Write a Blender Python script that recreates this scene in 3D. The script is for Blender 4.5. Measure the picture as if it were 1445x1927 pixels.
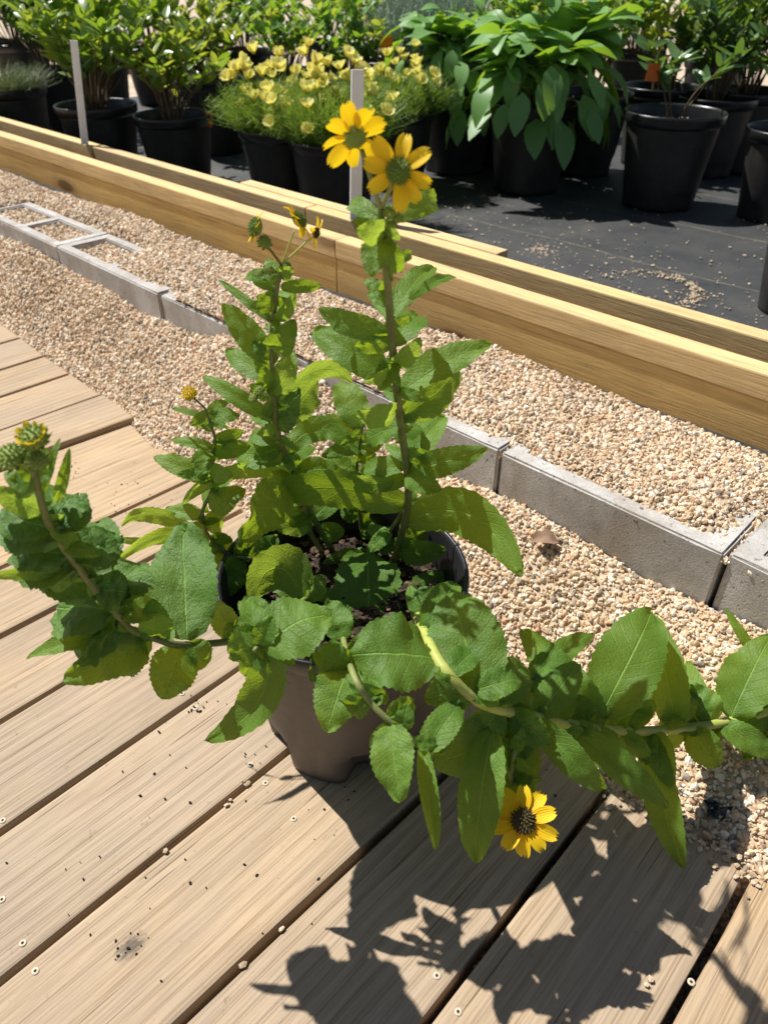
import bpy, bmesh, math, random
import numpy as np
from mathutils import Vector, Matrix, noise as mnoise

random.seed(7)
for o in list(bpy.data.objects):
    bpy.data.objects.remove(o, do_unlink=True)
scene = bpy.context.scene
COL = scene.collection
R = math.radians

# ------------------------------------------------------------------ camera
PW, PH, FPX = 1445.0, 1927.0, 1400.0          # photograph size and focal length in its pixels
CAM_H = 0.74                                   # metres above the boardwalk
PITCH = math.atan((PH / 2 + 83) / FPX)
cam_d = bpy.data.cameras.new('camera')
cam_d.sensor_fit = 'HORIZONTAL'
cam_d.sensor_width = 36.0
cam_d.lens = 36.0 * FPX / PW
cam_d.clip_start = 0.02
cam_d.clip_end = 400.0
cam_d.dof.use_dof = True
cam_d.dof.focus_distance = 0.80
cam_d.dof.aperture_fstop = 11.0
cam = bpy.data.objects.new('camera', cam_d)
COL.objects.link(cam)
cam.location = (0, 0, CAM_H)
cam.rotation_euler = (math.pi / 2 - PITCH, 0, 0)
scene.camera = cam

# ------------------------------------------------------------------ light
SUN_EL, SUN_AZ = R(55), R(-53)                 # azimuth measured from +Y towards +X
TO_SUN = Vector((math.sin(SUN_AZ) * math.cos(SUN_EL), math.cos(SUN_AZ) * math.cos(SUN_EL), math.sin(SUN_EL)))
world = bpy.data.worlds.new('World')
scene.world = world
world.use_nodes = True
wn = world.node_tree
sky = wn.nodes.new('ShaderNodeTexSky')
sky.sky_type = 'NISHITA'
sky.sun_disc = False
sky.sun_elevation = SUN_EL
sky.sun_rotation = SUN_AZ
wn.links.new(sky.outputs[0], wn.nodes['Background'].inputs[0])
wn.nodes['Background'].inputs[1].default_value = 0.05
sun_d = bpy.data.lights.new('sun', 'SUN')
sun_d.energy = 5.0
sun_d.angle = R(0.55)
sun_d.color = (1.0, 0.97, 0.925)
sun = bpy.data.objects.new('sun', sun_d)
COL.objects.link(sun)
sun.rotation_euler = (-TO_SUN).to_track_quat('-Z', 'Y').to_euler()
scene.view_settings.view_transform = 'Standard'
scene.view_settings.look = 'None'
scene.view_settings.exposure = 0.46
scene.view_settings.gamma = 1.0
scene.cycles.max_bounces = 6
scene.cycles.diffuse_bounces = 3
scene.cycles.glossy_bounces = 2
scene.cycles.transmission_bounces = 3
scene.cycles.caustics_reflective = False
scene.cycles.caustics_refractive = False

# ------------------------------------------------------------------ geometry helpers
CP, SP = math.cos(PITCH), math.sin(PITCH)
FWD, RGT, UPV = Vector((0, CP, -SP)), Vector((1, 0, 0)), Vector((0, SP, CP))
EYE = Vector((0, 0, CAM_H))

def ray(px, py):
    return FWD + RGT * ((px - PW / 2) / FPX) - UPV * ((py - PH / 2) / FPX)
def atZ(px, py, z):
    d = ray(px, py); return EYE + d * ((z - CAM_H) / d.z)
def atY(px, py, y):
    d = ray(px, py); return EYE + d * (y / d.y)
def atD(px, py, dep):
    return EYE + ray(px, py) * dep
def depth(P):
    return (Vector(P) - EYE).dot(FWD)
def proj(P):
    q = Vector(P) - EYE; a = q.dot(FWD)
    return PW / 2 + FPX * q.x / a, PH / 2 - FPX * q.dot(UPV) / a

def mesh(name, verts, faces, mat=None, smooth=False, uvs=None):
    me = bpy.data.meshes.new(name)
    me.from_pydata([tuple(v) for v in verts], [], faces)
    if uvs is not None:
        ul = me.uv_layers.new(name='UVMap')
        li = np.empty(len(me.loops), dtype=np.int32); me.loops.foreach_get('vertex_index', li)
        ul.data.foreach_set('uv', np.asarray(uvs, dtype=np.float32)[li].ravel())
    if smooth:
        me.polygons.foreach_set('use_smooth', [True] * len(me.polygons))
    if mat: me.materials.append(mat)
    me.update()
    return me
def obj(name, me, parent=None, mw=None):
    o = bpy.data.objects.new(name, me); COL.objects.link(o)
    if parent is not None: o.parent = parent
    if mw is not None: o.matrix_local = mw
    return o
def tag(o, label=None, cat=None, group=None, kind=None):
    if label: o['label'] = label
    if cat: o['category'] = cat
    if group: o['group'] = group
    if kind: o['kind'] = kind
    return o
def empty(name, loc, rz=0):
    o = bpy.data.objects.new(name, None); COL.objects.link(o)
    o.location = loc; o.rotation_euler = (0, 0, rz); o.empty_display_size = 0.05
    return o
def child_at(o, parent):
    """parent o (built in world coordinates) under an unrotated empty"""
    o.parent = parent
    o.matrix_parent_inverse = Matrix.Translation(-Vector(parent.location))
    return o

def catmull(pts, n=6):
    pts = [Vector(p) for p in pts]
    P = [pts[0] * 2 - pts[1]] + pts + [pts[-1] * 2 - pts[-2]]
    out = []
    for i in range(1, len(P) - 2):
        a, b, c, d = P[i - 1:i + 3]
        for k in range(n):
            t = k / n
            out.append(0.5 * ((2 * b) + (c - a) * t + (2 * a - 5 * b + 4 * c - d) * t * t + (3 * b - a - 3 * c + d) * t ** 3))
    out.append(P[-2]); return out
def tube(pts, r0, r1, seg=8, cap=True, wob=0.0):
    """tapered tube along a polyline; returns verts, faces"""
    vs, fs = [], []
    n = len(pts); up = Vector((0.3, 0.2, 1)).normalized(); prev = None
    for i, p in enumerate(pts):
        t = (pts[min(i + 1, n - 1)] - pts[max(i - 1, 0)])
        if t.length < 1e-9: t = Vector((0, 0, 1))
        t.normalize()
        s = t.cross(up if prev is None else prev)
        if s.length < 1e-4: s = t.orthogonal()
        s.normalize(); u = s.cross(t); prev = u
        r = r0 + (r1 - r0) * i / (n - 1)
        if wob: r *= 1 + wob * (random.random() - .5)
        for k in range(seg):
            a = 2 * math.pi * k / seg
            vs.append(p + (s * math.cos(a) + u * math.sin(a)) * r)
    for i in range(n - 1):
        for k in range(seg):
            a, b = i * seg + k, i * seg + (k + 1) % seg
            fs.append((a, b, b + seg, a + seg))
    if cap:
        fs.append(tuple(range(seg - 1, -1, -1))); fs.append(tuple(range((n - 1) * seg, n * seg)))
    return vs, fs
def join(parts):
    V, Fc = [], []
    for v, f in parts:
        o = len(V); V += list(v); Fc += [tuple(i + o for i in q) for q in f]
    return V, Fc
def box(x0, x1, y0, y1, z0, z1):
    v = [(x, y, z) for z in (z0, z1) for y in (y0, y1) for x in (x0, x1)]
    return v, [(0, 2, 3, 1), (4, 5, 7, 6), (0, 1, 5, 4), (2, 6, 7, 3), (0, 4, 6, 2), (1, 3, 7, 5)]
def bevel(me, w, seg=2, ang=30):
    bm = bmesh.new(); bm.from_mesh(me)
    ed = [e for e in bm.edges if len(e.link_faces) == 2 and e.calc_face_angle(0) > R(ang)]
    bmesh.ops.bevel(bm, geom=ed, offset=w, segments=seg, affect='EDGES', profile=0.6)
    bm.to_mesh(me); bm.free(); me.update(); return me
def smooth_angle(me, on=True):
    me.polygons.foreach_set('use_smooth', [on] * len(me.polygons)); return me

# ------------------------------------------------------------------ material helpers
class NT:
    def __init__(self, name):
        self.m = bpy.data.materials.new(name); self.m.use_nodes = True
        self.t = self.m.node_tree; self.n = self.t.nodes; self.l = self.t.links
        self.bsdf = self.n['Principled BSDF']; self.out = self.n['Material Output']
    def node(self, kind, **kw):
        nd = self.n.new('ShaderNode' + kind)
        for k, v in kw.items():
            if k.startswith('i_'):
                key = k[2:]; key = int(key) if key.isdigit() else key.replace('_', ' ')
                nd.inputs[key].default_value = v
            else: setattr(nd, k, v)
        return nd
    def link(self, a, b): self.l.new(a, b)
    def coord(self, what='Object', scale=(1, 1, 1), loc=(0, 0, 0), rnd=False):
        tc = self.node('TexCoord'); src = tc.outputs[what]
        if rnd:
            oi = self.node('ObjectInfo'); mul = self.node('VectorMath', operation='MULTIPLY_ADD')
            cmb = self.node('CombineXYZ')
            for i in range(3): self.link(oi.outputs['Random'], cmb.inputs[i])
            mul.inputs[1].default_value = (37.1, 19.7, 11.3); self.link(cmb.outputs[0], mul.inputs[0]); self.link(src, mul.inputs[2]); src = mul.outputs[0]
        mp = self.node('Mapping'); mp.inputs['Scale'].default_value = scale; mp.inputs['Location'].default_value = loc
        self.link(src, mp.inputs['Vector']); return mp.outputs[0]
    def noise(self, vec, scale, detail=4, rough=0.55, dist=0.0):
        nd = self.node('TexNoise'); nd.inputs['Scale'].default_value = scale; nd.inputs['Detail'].default_value = detail
        nd.inputs['Roughness'].default_value = rough; nd.inputs['Distortion'].default_value = dist
        self.link(vec, nd.inputs['Vector']); return nd.outputs[0]
    def ramp(self, fac, stops, interp='LINEAR'):
        nd = self.node('ValToRGB'); cr = nd.color_ramp; cr.interpolation = interp
        while len(cr.elements) < len(stops): cr.elements.new(0.5)
        for e, (p, c) in zip(cr.elements, stops):
            e.position = p; e.color = (*c, 1) if len(c) == 3 else c
        self.link(fac, nd.inputs[0]); return nd.outputs[0]
    def mix(self, fac, a, b, mode='MIX'):
        nd = self.node('MixRGB', blend_type=mode)
        for s, v in ((0, fac), (1, a), (2, b)):
            if hasattr(v, 'is_linked'): self.link(v, nd.inputs[s])
            else: nd.inputs[s].default_value = v if s == 0 else ((*v, 1) if len(v) == 3 else v)
        return nd.outputs[0]
    def math(self, op, a, b=None, c=None):
        nd = self.node('Math', operation=op)
        for i, v in enumerate((a, b, c)):
            if v is None: continue
            if hasattr(v, 'is_linked'): self.link(v, nd.inputs[i])
            else: nd.inputs[i].default_value = v
        return nd.outputs[0]
    def bump(self, h, strength=0.3, dist=0.002):
        nd = self.node('Bump'); nd.inputs['Strength'].default_value = strength; nd.inputs['Distance'].default_value = dist
        self.link(h, nd.inputs['Height']); return nd.outputs[0]
    def set(self, **kw):
        for k, v in kw.items():
            key = k.replace('_', ' ')
            if hasattr(v, 'is_linked'): self.link(v, self.bsdf.inputs[key])
            else: self.bsdf.inputs[key].default_value = (*v, 1) if isinstance(v, tuple) and len(v) == 3 and key != 'Normal' else v
        return self.m

def m_wood(name, light, dark, stain, grain=1.0, wear=0.25, spot=None, rough=0.75, knots=0.0, vary=0.2):
    k = NT(name)
    fib = k.noise(k.coord('Object', (2.5, 70, 70), rnd=True), 5.0, 4, 0.6)                       # fine fibres
    wob = k.coord('Object', (1.5, 14, 14), rnd=True)
    ring = k.node('TexWave', wave_type='BANDS', bands_direction='Y'); ring.inputs['Scale'].default_value = 1.5 * grain
    ring.inputs['Distortion'].default_value = 5.0; ring.inputs['Detail'].default_value = 3; ring.inputs['Detail Scale'].default_value = 0.35
    k.link(wob, ring.inputs['Vector'])
    rg = k.ramp(ring.outputs['Fac'], [(0.0, (0, 0, 0)), (0.60, (0.06,) * 3), (0.86, (0.75,) * 3), (0.95, (1, 1, 1)), (1.0, (0.3,) * 3)])   # latewood lines
    amp = k.ramp(k.noise(k.coord('Object', (1.3, 11, 11), rnd=True), 1.6, 3, 0.6), [(0.32, (0.12,) * 3), (0.68, (0.85,) * 3)])
    rg = k.math('MULTIPLY', rg, amp)
    col = k.mix(k.math('MULTIPLY', rg, 0.85), light, dark)
    fr = k.ramp(fib, [(0.36, (0.72, 0.69, 0.66)), (0.58, (1.05, 1.04, 1.03))])
    col = k.mix(0.8, col, fr, 'MULTIPLY')
    blot = k.ramp(k.noise(k.coord('Object', (2.4, 8, 8), rnd=True), 2.2, 6, 0.68), [(0.36, (0, 0, 0)), (0.70, (1, 1, 1))])
    col = k.mix(k.math('MULTIPLY', blot, wear), col, stain)
    big = k.ramp(k.noise(k.coord('Object', (1.3, 3, 3), rnd=True), 2.2, 4, 0.6), [(0.3, (0.80, 0.80, 0.82)), (0.7, (1.08, 1.05, 1.0))])
    col = k.mix(1.0, col, big, 'MULTIPLY')
    crk = k.ramp(k.noise(k.coord('Object', (2.0, 110, 110), rnd=True), 2.6, 2, 0.4), [(0.70, (0, 0, 0)), (0.735, (1, 1, 1))])      # drying checks
    col = k.mix(k.math('MULTIPLY', crk, 0.65), col, tuple(c * 0.35 for c in dark))
    if knots:
        vo = k.node('TexVoronoi'); vo.inputs['Scale'].default_value = 1.0; k.link(k.coord('Object', (2.3, 7.0, 7.0), rnd=True), vo.inputs['Vector'])
        kn = k.ramp(vo.outputs['Distance'], [(0.09, (1, 1, 1)), (0.13, (0.3,) * 3), (0.22, (0, 0, 0))])
        col = k.mix(k.math('MULTIPLY', kn, knots), col, (0.10, 0.045, 0.018))
    oi = k.node('ObjectInfo')
    hsv = k.node('HueSaturation'); k.link(col, hsv.inputs['Color'])
    k.link(k.math('MULTIPLY_ADD', oi.outputs['Random'], vary, 1.0 - vary * .5), hsv.inputs['Value'])
    k.link(k.math('MULTIPLY_ADD', oi.outputs['Random'], vary, 1.0 - vary * .5), hsv.inputs['Saturation'])
    col = hsv.outputs[0]
    sp = k.ramp(k.noise(k.coord('Object', (1, 1, 1), rnd=True), 95.0, 3, 0.6), [(0.66, (0, 0, 0)), (0.76, (1, 1, 1))])
    col = k.mix(k.math('MULTIPLY', sp, 0.35), col, (0.05, 0.035, 0.025))
    if spot:
        g = k.node('TexGradient', gradient_type='SPHERICAL')
        mp = k.node('Mapping'); mp.vector_type = 'TEXTURE'
        mp.inputs['Location'].default_value = spot[:3]; mp.inputs['Scale'].default_value = spot[3]
        tc = k.node('TexCoord'); k.link(tc.outputs['Object'], mp.inputs['Vector']); k.link(mp.outputs[0], g.inputs['Vector'])
        nz = k.noise(k.coord('Object', (0.5, 1.6, 1)), 210.0, 4, 0.75)
        mk = k.ramp(k.math('ADD', g.outputs[1], k.math('MULTIPLY_ADD', nz, 1.7, -0.95)), [(0.10, (0, 0, 0)), (0.6, (1, 1, 1))])
        col = k.mix(k.math('MULTIPLY', mk, 0.8), col, (0.06, 0.052, 0.045))
    h = k.math('SUBTRACT', k.math('MULTIPLY', fib, 0.8), k.math('ADD', k.math('MULTIPLY', rg, 0.5), k.math('MULTIPLY', crk, 0.8)))
    return k.set(Base_Color=col, Roughness=rough, Normal=k.bump(h, 0.55, 0.0016), Specular_IOR_Level=0.25)

def m_leaf(name, dark, light, back, trans, tfac=0.38, rough=0.42, pucker=0.25, veins=True, hue=0.02):
    k = NT(name)
    uv = k.node('TexCoord').outputs['UV']
    sep = k.node('SeparateXYZ'); k.link(uv, sep.inputs[0])
    u, s = sep.outputs[0], sep.outputs[1]
    a = k.math('ABSOLUTE', k.math('SUBTRACT', s, 0.5))
    oi = k.node('ObjectInfo')
    nz = k.noise(k.coord('Object', (1, 1, 1), rnd=True), 24.0, 4, 0.6)
    col = k.mix(k.math('MULTIPLY_ADD', oi.outputs['Random'], 0.55, k.math('MULTIPLY', nz, 0.45)), dark, light)
    h = k.math('MULTIPLY', k.noise(k.coord('Object', (1, 1, 1)), 230.0, 4, 0.65), pucker)
    if veins:
        mid = k.ramp(a, [(0.0, (1, 1, 1)), (0.022, (0, 0, 0))])
        w = k.math('FRACT', k.math('MULTIPLY', k.math('SUBTRACT', u, k.math('MULTIPLY', a, 0.42)), 9.0))
        vn = k.ramp(k.math('ABSOLUTE', k.math('SUBTRACT', w, 0.5)), [(0.0, (1, 1, 1)), (0.07, (0, 0, 0))])
        col = k.mix(k.math('MULTIPLY', mid, 0.55), col, tuple(min(1, c * 2.6 + 0.03) for c in light))
        col = k.mix(k.math('MULTIPLY', vn, 0.05), col, tuple(min(1, c * 1.7) for c in light))
        vv = k.node('TexVoronoi', feature='DISTANCE_TO_EDGE'); vv.inputs['Scale'].default_value = 330.0; k.link(k.coord('Object', (1, 1, 1)), vv.inputs['Vector'])
        ret = k.ramp(vv.outputs['Distance'], [(0.0, (0, 0, 0)), (0.22, (1, 1, 1))])
        h = k.math('ADD', h, k.math('MULTIPLY', ret, 0.2))
        h = k.math('SUBTRACT', h, k.math('ADD', k.math('MULTIPLY', vn, 0.35), k.math('MULTIPLY', mid, 0.7)))
        col = k.mix(k.math('MULTIPLY', k.math('SUBTRACT', 1.0, ret), 0.16), col, tuple(min(1, c * 1.9) for c in light))
        age = k.ramp(k.noise(k.coord('Object', (1, 1, 1), rnd=True), 55.0, 3, 0.6), [(0.70, (0, 0, 0)), (0.80, (1, 1, 1))])
        col = k.mix(k.math('MULTIPLY', age, 0.45), col, (0.16, 0.13, 0.035))
    geo = k.node('NewGeometry')
    colf = k.mix(geo.outputs['Backfacing'], col, back)
    nrm = k.bump(h, 0.7, 0.0012)
    k.set(Base_Color=colf, Roughness=rough, Normal=nrm, Specular_IOR_Level=0.35)
    tr = k.node('BsdfTranslucent'); k.link(nrm, tr.inputs['Normal'])
    tcol = k.mix(k.math('MULTIPLY', oi.outputs['Random'], 0.5), trans, tuple(c * 0.75 for c in trans))
    k.link(tcol, tr.inputs['Color'])
    mx = k.node('MixShader'); mx.inputs[0].default_value = tfac
    k.link(k.bsdf.outputs[0], mx.inputs[1]); k.link(tr.outputs[0], mx.inputs[2]); k.link(mx.outputs[0], k.out.inputs[0])
    return k.m

def m_plain(name, c1, c2, scale=30, rough=0.6, bump=0.2, bdist=0.002, spec=0.3, contrast=(0.35, 0.65), coord='Object'):
    k = NT(name)
    v = k.coord(coord)
    nz = k.noise(v, scale, 5, 0.6)
    col = k.ramp(nz, [(contrast[0], c1), (contrast[1], c2)])
    return k.set(Base_Color=col, Roughness=rough, Normal=k.bump(k.noise(v, scale * 3, 4, 0.6), bump, bdist), Specular_IOR_Level=spec)

def m_stone(name):
    """one colour per pebble"""
    k = NT(name)
    oi = k.node('ObjectInfo')
    col = k.ramp(oi.outputs['Random'], [(0.0, (0.57, 0.43, 0.275)), (0.16, (0.68, 0.535, 0.375)), (0.34, (0.74, 0.625, 0.475)),
                                         (0.5, (0.64, 0.455, 0.28)), (0.6, (0.79, 0.715, 0.595)), (0.72, (0.66, 0.495, 0.34)), (0.8, (0.41, 0.32, 0.23)),
                                         (0.86, (0.61, 0.39, 0.25)), (0.9, (0.71, 0.585, 0.415)), (0.955, (0.24, 0.205, 0.17)), (1.0, (0.83, 0.78, 0.69))], 'CONSTANT')
    nz = k.noise(k.coord('Object'), 420.0, 3, 0.6)
    col = k.mix(k.math('MULTIPLY', nz, 0.25), col, (0.55, 0.45, 0.34), 'MULTIPLY')
    geo = k.node('NewGeometry')
    pt = k.ramp(k.noise(geo.outputs['Position'], 5.5, 4, 0.6), [(0.32, (0.92, 0.90, 0.88)), (0.66, (1.10, 1.10, 1.10))])
    col = k.mix(1.0, col, pt, 'MULTIPLY')
    return k.set(Base_Color=col, Roughness=0.7, Specular_IOR_Level=0.3)

MAT = {}
MAT['deck'] = m_wood('deck_wood', (0.490, 0.368, 0.238), (0.29, 0.190, 0.104), (0.40, 0.328, 0.245), 1.0, 0.55, knots=0.45)
MAT['timber'] = m_wood('timber_wood', (0.78, 0.54, 0.22), (0.62, 0.36, 0.10), (0.70, 0.50, 0.21), 0.6, 0.35, rough=0.7, knots=0.8, vary=0.1)
MAT['timber_cap'] = m_wood('timber_cap_wood', (0.80, 0.59, 0.295), (0.66, 0.42, 0.16), (0.70, 0.52, 0.26), 0.6, 0.35, rough=0.7, knots=0.6, vary=0.1)
MAT['leaf'] = m_leaf('plant_leaf', (0.054, 0.138, 0.018), (0.128, 0.248, 0.034), (0.15, 0.245, 0.06), (0.45, 0.60, 0.025), 0.40, 0.52, pucker=0.5)
MAT['leaf_young'] = m_leaf('plant_leaf_young', (0.10, 0.20, 0.03), (0.16, 0.28, 0.04), (0.16, 0.26, 0.06), (0.50, 0.66, 0.06), 0.46, 0.45)
MAT['leaf_pucker'] = m_leaf('plant_leaf_puckered', (0.058, 0.138, 0.024), (0.112, 0.220, 0.038), (0.11, 0.20, 0.07), (0.27, 0.42, 0.03), 0.30, 0.5, pucker=1.6)
MAT['stem'] = m_plain('stem_green', (0.16, 0.20, 0.06), (0.26, 0.28, 0.09), 60, 0.5)
MAT['stem_dark'] = m_plain('stem_dark', (0.10, 0.115, 0.035), (0.17, 0.20, 0.065), 60, 0.5)
MAT['stem_pale'] = m_plain('stem_pale', (0.33, 0.38, 0.08), (0.45, 0.47, 0.12), 60, 0.5)
MAT['twig'] = m_plain('twig_brown', (0.10, 0.065, 0.035), (0.17, 0.12, 0.07), 60, 0.7)

def m_petal(name, c1, c2, trans, tf=0.35):
    k = NT(name)
    sep = k.node('SeparateXYZ'); k.link(k.node('TexCoord').outputs['UV'], sep.inputs[0])
    col = k.mix(sep.outputs[0], c1, c2)
    w = k.math('SINE', k.math('MULTIPLY', sep.outputs[1], 44.0))
    k.set(Base_Color=col, Roughness=0.5, Normal=k.bump(w, 0.25, 0.0006), Specular_IOR_Level=0.3)
    tr = k.node('BsdfTranslucent'); tr.inputs[0].default_value = (*trans, 1)
    mx = k.node('MixShader'); mx.inputs[0].default_value = tf
    k.link(k.bsdf.outputs[0], mx.inputs[1]); k.link(tr.outputs[0], mx.inputs[2]); k.link(mx.outputs[0], k.out.inputs[0])
    return k.m
MAT['petal'] = m_petal('petal_gold', (0.84, 0.48, 0.008), (0.93, 0.68, 0.02), (0.95, 0.66, 0.01))
MAT['petal_pale'] = m_petal('petal_pale_yellow', (0.85, 0.77, 0.18), (0.94, 0.88, 0.38), (0.92, 0.84, 0.22), 0.35)
MAT['disc'] = m_plain('disc_green', (0.10, 0.19, 0.03), (0.28, 0.37, 0.07), 220, 0.6, 0.5, 0.001)
MAT['disc_brown'] = m_plain('disc_brown', (0.03, 0.025, 0.015), (0.16, 0.12, 0.04), 260, 0.6, 0.5, 0.001)
MAT['floret'] = m_plain('floret_yellow', (0.45, 0.36, 0.03), (0.85, 0.58, 0.03), 160, 0.6)
MAT['bud'] = m_plain('bud_green', (0.16, 0.24, 0.04), (0.30, 0.38, 0.07), 120, 0.55)

def m_pot(name, c1, c2, rough, dust):
    k = NT(name)
    v = k.coord('Object')
    nz = k.noise(v, 14.0, 5, 0.65)
    st = k.noise(k.coord('Object', (60, 60, 2.0)), 1.0, 4, 0.6)
    col = k.mix(k.math('MULTIPLY', k.ramp(nz, [(0.35, (0, 0, 0)), (0.7, (1, 1, 1))]), dust), c1, c2)
    rgh = k.math('MULTIPLY_ADD', st, 0.25, rough - 0.12)
    return k.set(Base_Color=col, Roughness=rgh, Normal=k.bump(k.noise(v, 220.0, 3, 0.6), 0.12, 0.001), Specular_IOR_Level=0.45)
MAT['pot_main'] = m_pot('pot_dusty', (0.085, 0.072, 0.062), (0.145, 0.120, 0.098), 0.52, 0.8)
MAT['pot_bg'] = m_pot('pot_black', (0.013, 0.0125, 0.012), (0.050, 0.044, 0.037), 0.5, 0.7)
MAT['rim'] = m_pot('pot_rim_black', (0.014, 0.014, 0.016), (0.03, 0.03, 0.03), 0.32, 0.5)
MAT['soil'] = m_plain('potting_soil', (0.012, 0.008, 0.006), (0.055, 0.036, 0.024), 130, 0.9, 0.9, 0.004)
MAT['crumb'] = m_plain('soil_crumb', (0.012, 0.009, 0.007), (0.035, 0.026, 0.02), 80, 0.9)
MAT['chip'] = m_plain('pale_chip', (0.32, 0.23, 0.14), (0.60, 0.48, 0.34), 90, 0.8)
MAT['white'] = m_plain('white_stake', (0.74, 0.74, 0.74), (0.84, 0.84, 0.83), 18, 0.55, 0.1)
MAT['screw'] = m_plain('screw_zinc', (0.48, 0.40, 0.28), (0.60, 0.52, 0.40), 200, 0.45)
MAT['dark_hole'] = m_plain('screw_recess', (0.02, 0.017, 0.012), (0.05, 0.04, 0.03), 200, 0.8)
MAT['plastic'] = m_plain('black_film', (0.018, 0.02, 0.026), (0.03, 0.035, 0.042), 40, 0.22, 0.4, 0.004, 0.6)
MAT['dead'] = m_plain('dead_leaf', (0.22, 0.13, 0.08), (0.34, 0.22, 0.15), 60, 0.8)
MAT['orange'] = m_plain('orange_tag', (0.60, 0.12, 0.015), (0.70, 0.18, 0.03), 40, 0.5)
MAT['pebble'] = m_stone('gravel_pebble')
def m_concrete():
    k = NT('block_concrete'); v = k.coord('Object', rnd=True)
    col = k.ramp(k.noise(v, 8.0, 6, 0.7), [(0.3, (0.36, 0.335, 0.30)), (0.5, (0.49, 0.465, 0.43)), (0.72, (0.66, 0.645, 0.615))])
    col = k.mix(k.ramp(k.noise(k.coord('Object', (9, 9, 2.5), rnd=True), 1.6, 5, 0.6), [(0.48, (0, 0, 0)), (0.75, (0.55,) * 3)]), col, (0.30, 0.225, 0.15))
    grit = k.noise(v, 320.0, 3, 0.7); pore = k.ramp(k.noise(v, 130.0, 3, 0.6), [(0.62, (0, 0, 0)), (0.72, (1, 1, 1))])
    col = k.mix(k.math('MULTIPLY', pore, 0.55), col, (0.13, 0.115, 0.10)); col = k.mix(0.35, col, k.ramp(grit, [(0.35, (0.6,) * 3), (0.65, (1.1,) * 3)]), 'MULTIPLY')
    return k.set(Base_Color=col, Roughness=0.92, Normal=k.bump(k.math('SUBTRACT', k.math('MULTIPLY', grit, 0.6), pore), 0.7, 0.002), Specular_IOR_Level=0.2)
MAT['concrete'] = m_concrete()

# ------------------------------------------------------------------ layout frame along the kerb blocks
BT = 0.18                                      # top of the concrete blocks above the boardwalk
ORG = atZ(940, 850, BT)
VD = (atZ(1370, 1042, BT) - atZ(0, 412, BT)); VD.z = 0; VD.normalize()
ND = Vector((-VD.y, VD.x, 0))
def tn(P): q = Vector(P) - ORG; return q.dot(VD), q.dot(ND)
def W(t, n, z): return Vector((ORG.x, ORG.y, 0)) + VD * t + ND * n + Vector((0, 0, z))
ANG = math.atan2(VD.y, VD.x)
def frame(t, n, z):
    return Matrix.Translation(W(t, n, z)) @ Matrix.Rotation(ANG, 4, 'Z')

ZT = 0.27                                      # top of the timbers
ZF = 0.05                                     # weed fabric level
N_F0 = tn(atZ(1200, 630, ZT))[1]               # front timber, front face
N_F1 = N_F0 + 0.036
N_R0 = tn(atZ(1200, 568, ZT))[1]
N_R1 = N_R0 + 0.036

# ------------------------------------------------------------------ ground
def grid_sheet(name, x0, x1, y0, y1, z, mat, nx=2, ny=2, zf=None):
    vs, fs = [], []
    for j in range(ny + 1):
        for i in range(nx + 1):
            x, y = x0 + (x1 - x0) * i / nx, y0 + (y1 - y0) * j / ny
            vs.append((x, y, z + (zf(x, y) if zf else 0)))
    for j in range(ny):
        for i in range(nx):
            a = j * (nx + 1) + i; fs.append((a, a + 1, a + nx + 2, a + nx + 1))
    return mesh(name, vs, fs, mat, smooth=True)

m_sand = m_plain('sandy_yard', (0.42, 0.33, 0.23), (0.58, 0.47, 0.35), 3.5, 0.95, 0.6, 0.01)
o = obj('ground', grid_sheet('ground', -150, 150, -150, 150, -0.12, m_sand)); tag(o, kind='structure')

def m_fabric():
    k = NT('woven_fabric')
    tc = k.node('TexCoord'); sep = k.node('SeparateXYZ'); k.link(tc.outputs['Object'], sep.inputs[0])
    v = k.coord('Object')
    dirt = k.noise(v, 6.0, 6, 0.7)
    col = k.ramp(dirt, [(0.3, (0.030, 0.032, 0.035)), (0.62, (0.062, 0.062, 0.060)), (0.8, (0.13, 0.105, 0.08))])
    lines = None
    for nl in FAB_LINES:
        d = k.math('ABSOLUTE', k.math('SUBTRACT', sep.outputs[1], nl))
        mk = k.ramp(d, [(0.0, (1, 1, 1)), (0.0022, (1, 1, 1)), (0.0028, (0, 0, 0))])
        lines = mk if lines is None else k.mix(1.0, lines, mk, 'ADD')
    gap = k.ramp(k.noise(v, 16.0, 2, 0.5), [(0.35, (0.25,) * 3), (0.6, (1, 1, 1))])
    col = k.mix(k.math('MULTIPLY', k.math('MULTIPLY', lines, gap), 0.75), col, (0.33, 0.30, 0.17))
    sx = k.math('SINE', k.math('MULTIPLY', sep.outputs[0], 2200.0)); sy = k.math('SINE', k.math('MULTIPLY', sep.outputs[1], 2200.0))
    h = k.math('ADD', k.math('MULTIPLY', sx, sy), k.math('MULTIPLY', k.noise(v, 20.0, 4, 0.6), 3.0))
    return k.set(Base_Color=col, Roughness=0.5, Normal=k.bump(h, 0.35, 0.002), Specular_IOR_Level=0.5)
l1 = tn(atZ(1200, 405, ZF))[1]; l2 = tn(atZ(1200, 492, ZF))[1]
FAB_LINES = [l1, l2, l1 + (l1 - l2), l1 + 2 * (l1 - l2), l1 + 3 * (l1 - l2), l1 + 4 * (l1 - l2)]
def fab_z(x, y):
    return 0.006 * mnoise.noise(Vector((x * 2.2, y * 2.2, 1))) + 0.003 * mnoise.noise(Vector((x * 7, y * 7, 4)))
fab = obj('weed_fabric', grid_sheet('weed_fabric', -4.2, 3.6, N_R1 + 0.001, 3.4, 0, m_fabric(), 120, 60, fab_z))
fab.matrix_world = frame(0, 0, ZF); tag(fab, kind='structure')
yard = obj('nursery_yard', grid_sheet('nursery_yard', -60, 60, 3.2, 90, 0, m_sand, 40, 40))
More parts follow.
